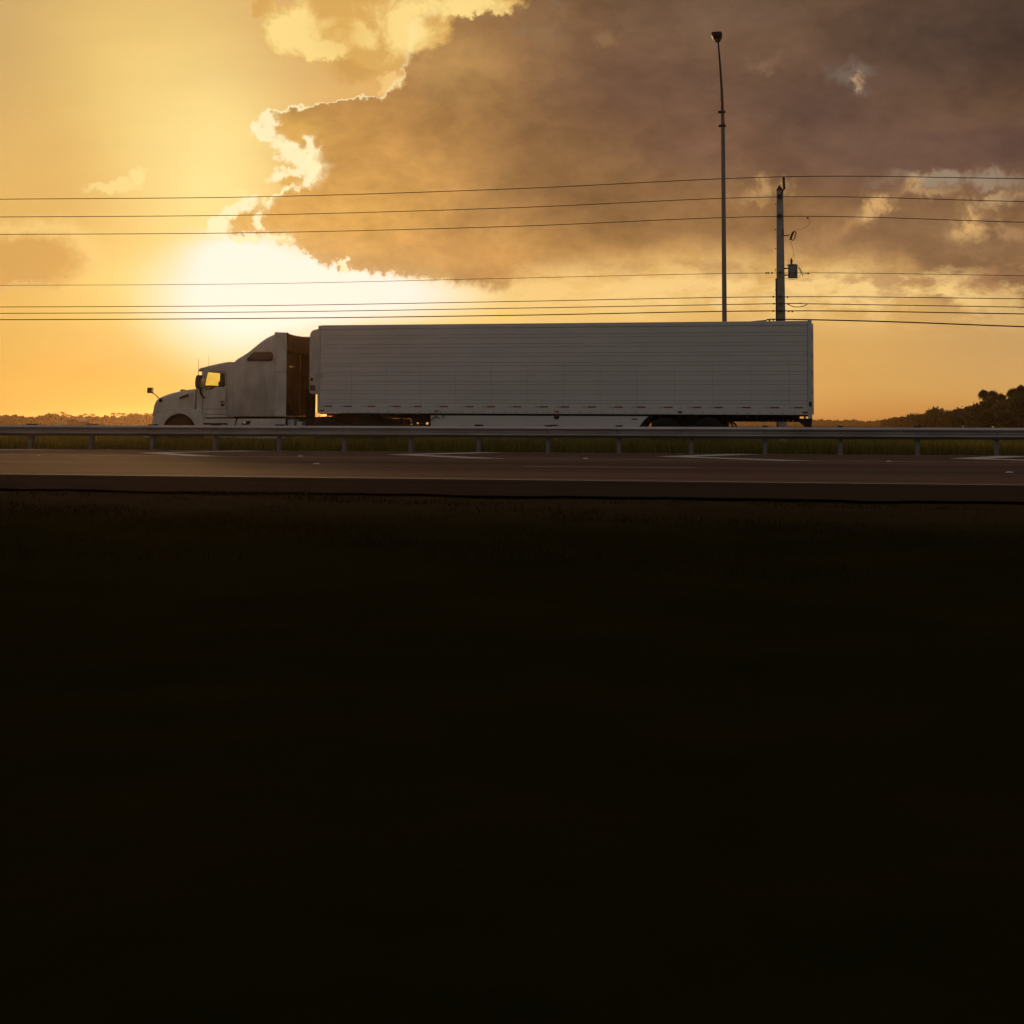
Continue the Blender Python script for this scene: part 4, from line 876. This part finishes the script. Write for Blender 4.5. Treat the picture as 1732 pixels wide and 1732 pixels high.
def cable(name, pts, r, parent=None):
    P = [Vector(p) for p in pts]; out = []
    for i in range(len(P)-1):
        p0, p1, p2, p3 = P[max(i-1, 0)], P[i], P[i+1], P[min(i+2, len(P)-1)]
        for t in np.linspace(0, 1, 8, endpoint=False):
            out.append(.5*((2*p1)+(-p0+p2)*t+(2*p0-5*p1+4*p2-p3)*t*t+(-p0+3*p1-3*p2+p3)*t**3))
    out.append(P[-1]); g = G(); g.tube(out, r, 5); return obj(name, g, M['wire'], parent)
ym = YU-.3
for pts, r in (([(1368, 368), (1369, 373), (1368, 380), (1360, 386), (1350, 388), (1342, 390.5)], .006), ([(1336.8, 407), (1339, 413), (1341.5, 424), (1341.2, 434), (1338.8, 438)], .006), ([(1341.5, 430), (1344, 433), (1343, 438), (1341, 441)], .006),
               ([(1335, 434.5), (1333.5, 440), (1333.6, 446), (1329.8, 449)], .006), ([(1349.5, 452), (1353, 453.5), (1354.6, 459), (1353, 466), (1348, 471.6), (1340, 472.8), (1332, 471.6), (1322, 467.8)], .008),
               ([(1350, 453), (1353.5, 458), (1356.5, 464), (1358, 468)], .012), ([(1351, 452), (1356, 459), (1357, 464)], .010), ([(1358, 465), (1361, 463), (1367, 462.4)], .008)):
    cable('jumper_wire', [u(a, b, ym) for a, b in pts], r, UPO)
# conductors: each spans right through the picture
lines = [
 ('uppermost power line, resting on the top insulator of the utility pole', [(-500, 342), (0, 337), (433, 333), (866, 319.5), (1325.4, 299), (1732, 302.2), (2300, 309)], .017, -.2, None),
 ('power line second from the top, meeting the utility pole just under its cap', [(-500, 369), (0, 367), (433, 363.6), (866, 351.5), (1318, 333), (1732, 341), (2300, 354)], .016, -.3, None),
 ('power line third from the top, with the fuse jumper hanging from it', [(-500, 398), (0, 396.5), (433, 393.6), (866, 383), (1318, 366), (1732, 376), (2300, 392)], .016, -.3, None),
 ('thin line fourth from the top, passing the grey transformer', [(-500, 482), (0, 482.5), (433, 480), (866, 470.6), (1318, 461.6), (1732, 466.4), (2300, 476)], .011, -.3, None),
 ('cable fifth from the top, highest of the close low bundle', [(-500, 520), (0, 519.2), (433, 517), (866, 510), (1318, 502), (1732, 505.4), (2300, 512)], .016, -.3, None),
 ('low cable sixth from the top, with a slack dip right of the pole', [(-500, 531), (0, 530), (433, 527.8), (866, 521.4), (1318, 513.6), (1331, 514), (1337, 517), (1344, 519), (1354, 519), (1361, 517), (1367, 514), (1380, 514), (1732, 519.6), (2300, 529)], .017, -.3, None),
 ('low cable seventh from the top, just clearing the trailer roof', [(-500, 541), (0, 540.8), (433, 538.6), (866, 533.4), (1318, 525.8), (1732, 531), (2300, 540)], .022, -.3, None),
 ('thick lowest cable dropping to the right from behind the trailer roof', [(600, 556), (1000, 553), (1220, 547), (1290, 542.6), (1318, 540), (1500, 544), (1732, 552.6), (2300, 573)], .027, -.3, None)]
for lab, pts, r, dy, _ in lines:
    P = [u(a, b, YU+dy) for a, b in pts]; o = cable('power_line', P, r); rebase(o, P[0]); tag(o, lab, 'power line', 'power lines strung past the utility pole')
g = G()
for px, py in ((1296, 461.8), (1299.5, 461.8), (1305.5, 461.8), (1367, 462.4), (1308, 502), (1332, 502.5), (1309, 513.8), (1332.6, 514.2), (1308, 526), (1334, 526.5), (1340, 526.8), (1308, 541), (1301.5, 542), (1366, 368.6)):
    c = u(px, py, YU-.3); g.lathe([(.008, -.035), (.04, -.02), (.04, .02), (.008, .035)], c, n=8)
obj('wire_clamps', g, M['dark'], UPO)

# ------------------------------------------------------------------ foliage
def leafcloud(n, lobes, size, seed, flat=.5):
    """n leaf clumps (quads) spread through overlapping lobes (cx, cy, cz, rx, ry, rz)"""
    r = np.random.default_rng(seed); L = np.array(lobes); vol = L[:, 3]*L[:, 4]*L[:, 5]; k = r.choice(len(L), n, p=vol/vol.sum())
    d = r.normal(size=(n, 3)); d /= np.linalg.norm(d, axis=1)[:, None]; rad = r.random(n)**.38*(1+.24*r.normal(size=n))
    c = L[k, :3]+d*rad[:, None]*L[k, 3:]
    a = r.normal(size=(n, 3)); a /= np.linalg.norm(a, axis=1)[:, None]; b = np.cross(a, r.normal(size=(n, 3))); b /= np.linalg.norm(b, axis=1)[:, None]
    s = size*r.uniform(.5, 1.3, n)[:, None]; V = np.stack([c-a*s, c-b*s*.55+a*s*.1, c+a*s, c+b*s*.55-a*s*.15], 1).reshape(-1, 3)
    return V, np.arange(n*4).reshape(-1, 4)
def makelobes(r, H, Wd, k):
    L = [(0, 0, H*.62, Wd*.40, Wd*.40, H*.30)]
    for i in range(k):
        a = r.uniform(0, 2*np.pi); q = r.uniform(.15, .38)*Wd; z = r.uniform(.35, .86)*H; s = r.uniform(.10, .22)
        L.append((q*np.cos(a), q*np.sin(a), z, Wd*s, Wd*s, H*s*.75))
    for i in range(5):
        a = 2*np.pi*i/5+r.uniform(-.4, .4); q = r.uniform(.1, .36)*Wd; L.append((q*np.cos(a), q*np.sin(a), H*r.uniform(.06, .28), Wd*.22, Wd*.22, H*.16))
    return L
tree_src = []
for v in range(4):
    r = np.random.default_rng(40+v)
    H, Wd = ((8, 7.0), (8, 5.2), (8, 8.4), (8, 6.0))[v]
    t = bpy.data.objects.new('broadleaf_tree', None); COL.objects.link(t)
    L = makelobes(r, H, Wd, 12+2*v); Vv, Fv = leafcloud(2700, L, .60, 60+v); raw('crown', Vv, Fv, M['leaf'], t)
    g = G(); g.tube([(0, 0, -.2), (.08, .03, H*.25), (-.05, .05, H*.5), (.02, 0, H*.8)], .20, 8, .05)
    for i in range(6):
        l = L[1+i]; g.tube([(0, .02, H*.25+i*.3), (l[0]*.5, l[1]*.5, (H*.3+l[2])/2), (l[0], l[1], l[2])], .08, 5, .02)
    obj('trunk', g, M['bark'], t); tree_src.append(t)
def fan(n, c, rad, seed, fr=30):        # round-headed cabbage palm crown of fan leaves
    r = np.random.default_rng(seed); V = []; F = []
    for i in range(fr):
        a = r.uniform(0, 2*np.pi); e = r.uniform(-.9, 1.4); d = np.array([np.cos(a)*np.cos(e), np.sin(a)*np.cos(e), np.sin(e)]); fl = r.uniform(.62, 1.3); side = np.cross(d, [0, 0, 1.0]); side /= np.linalg.norm(side)+1e-6; up = np.cross(side, d); ro = r.uniform(-1.4, 1.4); side, up = side*np.cos(ro)+up*np.sin(ro), up*np.cos(ro)-side*np.sin(ro)
        for j in np.linspace(-1.1, 1.1, 11):
            tip = d*np.cos(j)+side*np.sin(j); base = np.array(c)+d*rad*.08; q = rad*.95*fl; w = np.cross(tip, up)*.055*rad
            k = len(V); V += [base-w, base+w, base+tip*q*.7+w-up*.04, base+tip*q+np.array([0, 0, -.16*rad]), base+tip*q*.7-w-up*.04]; F += [(k, k+1, k+2, k+3, k+4)]
    return V, F
def cocos(c, rad, seed, fr=17):
    r = np.random.default_rng(seed); V = []; F = []
    for i in range(fr):
        a = 2*np.pi*i/fr+r.uniform(-.2, .2); e = r.uniform(-.1, 1.2); P = []
        for t in np.linspace(0, 1, 8):
            h = rad*t*math.cos(e*.8); P.append(np.array([c[0]+math.cos(a)*h, c[1]+math.sin(a)*h, c[2]+rad*t*math.sin(e)-rad*.75*t*t]))
        s = np.array([-math.sin(a), math.cos(a), 0])
        for p, q in zip(P[:-1], P[1:]):
            for m in (-1, 1):
                for u_ in (0, .5):
                    b0 = p+(q-p)*u_; b1 = p+(q-p)*(u_+.36); k = len(V)
                    ln = rad*.26*(1-.5*abs(2*(np.linalg.norm(p-np.array(c))/rad)-.8)); tip = (b0+b1)/2+s*m*ln+(q-p)*.6+np.array([0, 0, -ln*.45])
                    V += [b0, b1, tip]; F += [(k, k+1, k+2)]
    return V, F
def palm(kind, seed):
    t = bpy.data.objects.new('palm_tree', None); COL.objects.link(t); H = 8.0
    g = G()
    V, F = fan(0, (0, 0, H-.45), 1.5, seed) if kind == 'fan' else cocos((0, 0, H-.6), 2.6, seed)
    g.v = [tuple(p) for p in V]; g.f = F; g.mi = [0]*len(F); obj('crown', g, M['palmleaf'], t)
    g = G(); g.tube([(0, 0, -.2), (.15, 0, H*.4), (0, 0, H-.5)], .2, 8, .13); obj('trunk', g, M['bark'], t); return t
fan_src = [palm('fan', 5), palm('fan', 9)]; coc_src = [palm('coco', 3), palm('coco', 8)]
used = set(); rj = random.Random(12)
def place(src, px, D, topy, lab, cat, grp, wscale=1.0, rz=0):
    """stands at the real distance D; height follows from the survey of its top"""
    p = at(px, topy-(rj.uniform(-1.5, 3.5) if cat == 'tree' else 0), D); h = p.z; h *= 1.07 if cat == 'tree' and px > 1640 else 1; wscale *= .82 if cat == 'tree' and topy < 702 else 1
    o = src if id(src) not in used else copy_tree(src); used.add(id(src))
    o.location = (p.x, D, 0); o.scale = (h/8*wscale, h/8*wscale, h/8); o.rotation_euler.z = rz; tag(o, lab, cat, grp); return o
GR = 'trees of the wood on the right'
wood = [ # px, distance, top y, variant, width scale
 (1497, 1150, 709.5, 0, 1.5, 'low tree at the far left end of the right-hand wood, nearly lost in haze'),
 (1508, 1050, 708.5, 1, 1.5, 'small hazy tree second from the far left end of the wood'),
 (1517, 960, 707.2, 2, 1.3, 'small rounded tree left of the narrow upright one in the hazy end of the wood'),
 (1526, 880, 703, 1, 1.0, 'narrow upright tree above its neighbours in the hazy end of the wood'),
 (1539, 800, 698.5, 3, 1.3, 'rounded tree where the wood steps up, right of the narrow upright one'),
 (1551, 760, 700, 0, 1.5, 'flat-topped tree just right of the step in the wood'),
 (1562, 710, 699.5, 2, 1.4, 'flat-topped tree left of the tall pale-stemmed group'),
 (1575, 640, 694.5, 1, 1.3, 'tall tree at the left of the pale-stemmed group in mid wood'),
 (1588, 600, 691, 3, 1.3, 'highest tree of the pale-stemmed group in mid wood'),
 (1600, 585, 696, 0, 1.3, 'lower tree right of the pale-stemmed group'),
 (1611, 560, 695, 2, 1.2, 'low tree in the saddle of the wood behind the white marker post'),
 (1624, 510, 691, 1, 1.4, 'pointed tree behind the white marker post'),
 (1636, 480, 688.5, 3, 1.2, 'bushy tree just right of the white marker post'),
 (1648, 450, 687, 0, 1.2, 'bushy tree just left of the round-headed palms'),
 (1662, 420, 683, 2, 1.2, 'broad tree under the first round-headed palm'),
 (1680, 405, 679, 3, 1.2, 'broad tree under the second round-headed palm'),
 (1697, 385, 678, 0, 1.2, 'broad tree between the two pairs of palms'),
 (1714, 370, 676, 1, 1.4, 'dense tree under the tallest palms'),
 (1732, 350, 668, 2, 1.2, 'dense dark tree cut by the right edge of the photo'),
 (1620, 430, 704, 0, 1.5, 'low bushy tree in front of the wood behind the white marker post'),
 (1670, 360, 697, 1, 1.9, 'low bushy tree in front of the wood, below the first palm'),
 (1705, 330, 697, 3, 1.9, 'low bushy tree in front of the wood, below the tallest palms'),
 (1565, 600, 708, 2, 1.7, 'low shrubby tree in front of the flat-topped ones'),
 (1764, 335, 657, 3, 1.2, None)]
for px, D, ty, v, ws, lab in wood:
    place(tree_src[v], px, D, ty, lab or 'dense dark tree beyond the right edge of the photo', 'tree', GR, ws, random.random()*6)
for px, D, ty, v, lab in ((1664.5, 415, 665.5, 0, 'round-headed palm sticking up first from the left above the dark wood'), (1680, 410, 667.5, 1, 'round-headed palm second from the left above the dark wood'), (1694, 400, 671, 0, 'short palm head between the two pairs, barely above the wood'),
                          (1714.5, 380, 664, 1, 'round-headed palm just left of the tallest one above the wood'), (1729, 365, 658, 0, 'tallest round-headed palm at the right edge of the photo')):
    place(fan_src[v], px, D, ty, lab, 'palm tree', 'cabbage palms above the wood', 1.0, random.random()*6)
for i, (px, ty, D, lab) in enumerate(((106, 696.6, 1000, 'tallest far palm, above the green cabinet left of the truck'), (113, 700, 1040, 'far palm just right of the tallest one'), (118.5, 701.5, 1080, 'small far palm third from the left'),
      (136, 701, 1060, 'far palm just right of the dark barrel-roofed shed'), (144, 699.5, 1010, 'far palm second right of the barrel-roofed shed'), (156.5, 699.3, 980, 'far palm standing a little apart midway between shed and truck'),
      (191.5, 698, 980, 'far palm first of the bunch between shed and truck'), (202, 697.6, 990, 'far palm in the middle of the bunch nearest the truck'), (210, 698.6, 1000, 'far palm right of the bunch nearest the truck'),
      (229, 698.3, 1000, 'far palm standing just left of the truck bumper'), (248, 698.3, 980, 'far palm partly behind the truck bumper'), (256, 699, 1010, 'far palm mostly hidden behind the truck nose'))):
    place(coc_src[i % 2], px, D*.55, ty, lab, 'palm tree', 'coconut palms on the hazy skyline', 1.0, i*.7)
# far belts of trees reading as one mass
def belt(name, knots, D, n, lab, seed, size=1.5, depth=60):
    r = np.random.default_rng(seed); kx = [k[0] for k in knots]; ky = [k[1] for k in knots]; px = r.uniform(kx[0], kx[-1], n)
    jag = 1+.16*(np.sin(px*.45+seed)+np.sin(px*1.13+2)+.7*np.sin(px*2.7))/2; top = np.interp(px, kx, ky); P = []
    for q, ty, j in zip(px, top, jag):
        dd = D+r.uniform(0, depth); p = at(q, ty, dd); P.append((p.x, dd, max(.2, p.z*j*r.random()**.8)))
    c = np.array(P); a = r.normal(size=(n, 3)); a /= np.linalg.norm(a, axis=1)[:, None]; b = np.cross(a, r.normal(size=(n, 3))); b /= np.linalg.norm(b, axis=1)[:, None]; s = size*r.uniform(.5, 1.2, n)[:, None]
    V = np.stack([c-a*s, c-b*s*.7, c+a*s, c+b*s*.7], 1).reshape(-1, 3); tag(raw(name, V, np.arange(n*4).reshape(-1, 4), M['leaf']), lab, 'woodland', kind='stuff')
belt('far_woodland', [(-500, 700), (-60, 703), (0, 704.5), (30, 704), (45, 707), (60, 707), (86, 701), (96, 703), (110, 706), (150, 706), (170, 706.5), (180, 705), (200, 707), (225, 702), (262, 704), (400, 706), (700, 708)], 580, 34000, 'low hazy belt of trees along the horizon left of the truck', 3, .85, 50)
belt('far_woodland', [(700, 709), (1000, 710), (1230, 711.5), (1260, 710.5), (1300, 711), (1330, 712), (1350, 711), (1385, 711.5), (1400, 711.8), (1420, 713), (1445, 711.5), (1462, 714.5), (1480, 713), (1510, 713), (1700, 712)], 1900, 30000, 'low hazy belt of trees along the horizon right of the truck', 5, 2.3, 120)
# ------------------------------------------------------------------ small far things
def wx(px, D): return at(px, 715, D).x
D = 400; a, b = wx(112, D), wx(135, D); cxs = (a+b)/2; hw = (b-a)/2; zs = at(123, 713.2, D).z; za = at(123, 708.3, D).z
t = thing('barrel_roofed_shed', 'small dark shed with pale arched roof on the horizon left of the truck', 'shed', (cxs, D+3, 0))
arc = [(cxs+hw*math.cos(q), zs+(za-zs)*math.sin(q)) for q in np.linspace(0, math.pi, 15)]
g = G(); g.prism([(cxs-hw*.9, 0), (cxs+hw*.9, 0)]+[(cxs+(p[0]-cxs)*.9, p[1]-.12) for p in arc], D, D+6); obj('wall', g, M['matt'], t)
g = G(); g.prism(arc+[(cxs+(p[0]-cxs)*.92, p[1]-.1) for p in arc[::-1]], D-.3, D+6.3); obj('roof', g, M['conc'], t)
M['green'] = material('green_enamel', (.20, .34, .22), .5, var=.15, vscale=1)
a, b = wx(98.5, D), wx(108.5, D); zt = at(103, 711.5, D).z; t = thing('utility_cabinet', 'pale green cabinet on the horizon beside the dark barrel-roofed shed', 'cabinet', ((a+b)/2, D, 0))
g = G(); g.box(a, b, D-.6, D+.6, .1, zt-.08); obj('body', g, M['green'], t, bevel=.03); g = G(); g.box(a-.05, b+.05, D-.68, D+.68, zt-.078, zt); obj('lid', g, M['conc'], t); g = G(); g.box(a-.03, b+.03, D-.65, D+.65, -.1, .098); obj('plinth', g, M['conc'], t)
M['carpaint'] = material('pale_car_paint', (.62, .60, .55), .35, coat=.3)
car0 = None
for px, lab in ((8, 'pale parked car on the horizon nearest the left edge of the photo'), (23, 'pale parked car on the horizon, second from the left edge'), (188, 'pale parked car on the horizon below the bunch of far palms')):
    D = 640; x = wx(px, D)
    if car0 is None:
        o = thing('parked_car', lab, 'car', (0, 0, 0)); car0 = o; g = G()
        g.prism([(-2.2, .35), (-2.25, .8), (-1.3, .95), (-.7, 1.42), (.7, 1.45), (1.5, .98), (2.15, .9), (2.2, .35)], -.85, .85); obj('body', g, M['carpaint'], o, bevel=.08, seg=3)
        g = G(); g.prism([(-1.1, .97), (-.62, 1.36), (.62, 1.38), (1.25, .99)], -.862, .862); obj('window', g, M['tint'], o)
        for wxx in (-1.4, 1.4):
            for wy in (-.75, .75): g = G(); g.lathe([(.02, -.1), (.31, -.1), (.32, 0), (.31, .1), (.02, .1)], (wxx, wy, .32), n=16); obj('wheel', g, M['rubber'], o)
    else: o = copy_tree(car0)
    o.location = (x, D, 0); tag(o, lab, 'car', 'pale cars parked on the horizon')
D = 900; a, b = wx(87, D), wx(97.5, D); z = at(90, 713.2, D).z; t = thing('low_building', 'tiny low pale-roofed building among the far trees left of the green cabinet', 'building', ((a+b)/2, D, 0))
g = G(); g.box(a, b, D, D+6, 0, z-.35); obj('wall', g, M['bark'], t); g = G(); g.box(a-.3, b+.3, D-.3, D+6.3, z-.34, z); obj('roof', g, M['carpaint'], t)
mk2 = None
M['post'] = material('marker_white', (.75, .72, .66), .5); 
for px, ty, D, lab in ((1629.5, 719.4, 88, 'slim white marker post standing beyond the guardrail before the dark wood'), (1684.4, 722.2, 96, 'short white marker post at the far right, its tip just above the rail')):
    p = at(px, ty, D)
    if mk2 is None:
        o = thing('marker_post', lab, 'marker post', (0, 0, 0)); mk2 = o
        g = G(); g.lathe([(.035, 0), (.035, .93), (.03, .99), (.01, 1.0)], (0, 0, -.0), axis='z', n=12); obj('post', g, M['post'], o, smooth=True)
        g = G(); g.box(-.03, .03, -.04, -.0355, .84, .93); obj('reflector', g, M['amber'], o)
    else: o = copy_tree(mk2)
    o.location = (p.x, D, 0); o.scale = (1, 1, p.z); tag(o, lab, 'marker post', 'white marker posts beyond the guardrail')

# ------------------------------------------------------------------ haze
HAZE = True
if HAZE:
    g = G(); g.box(-5200, 5200, -5200, 5200, -1.5, 18.5); hz = obj('haze', g, [], None); tag(hz, kind='stuff')
    m = bpy.data.materials.new('evening_haze'); m.use_nodes = True; t = m.node_tree; t.nodes.clear()
    pv = t.nodes.new('ShaderNodeVolumePrincipled'); pv.inputs['Color'].default_value = (.80, .56, .34, 1); pv.inputs['Density'].default_value = .00016; pv.inputs['Anisotropy'].default_value = .87
    out = t.nodes.new('ShaderNodeOutputMaterial'); t.links.new(pv.outputs[0], out.inputs['Volume']); hz.data.materials.append(m)
for o in bpy.data.objects:
    if '_o' in o: del o['_o']
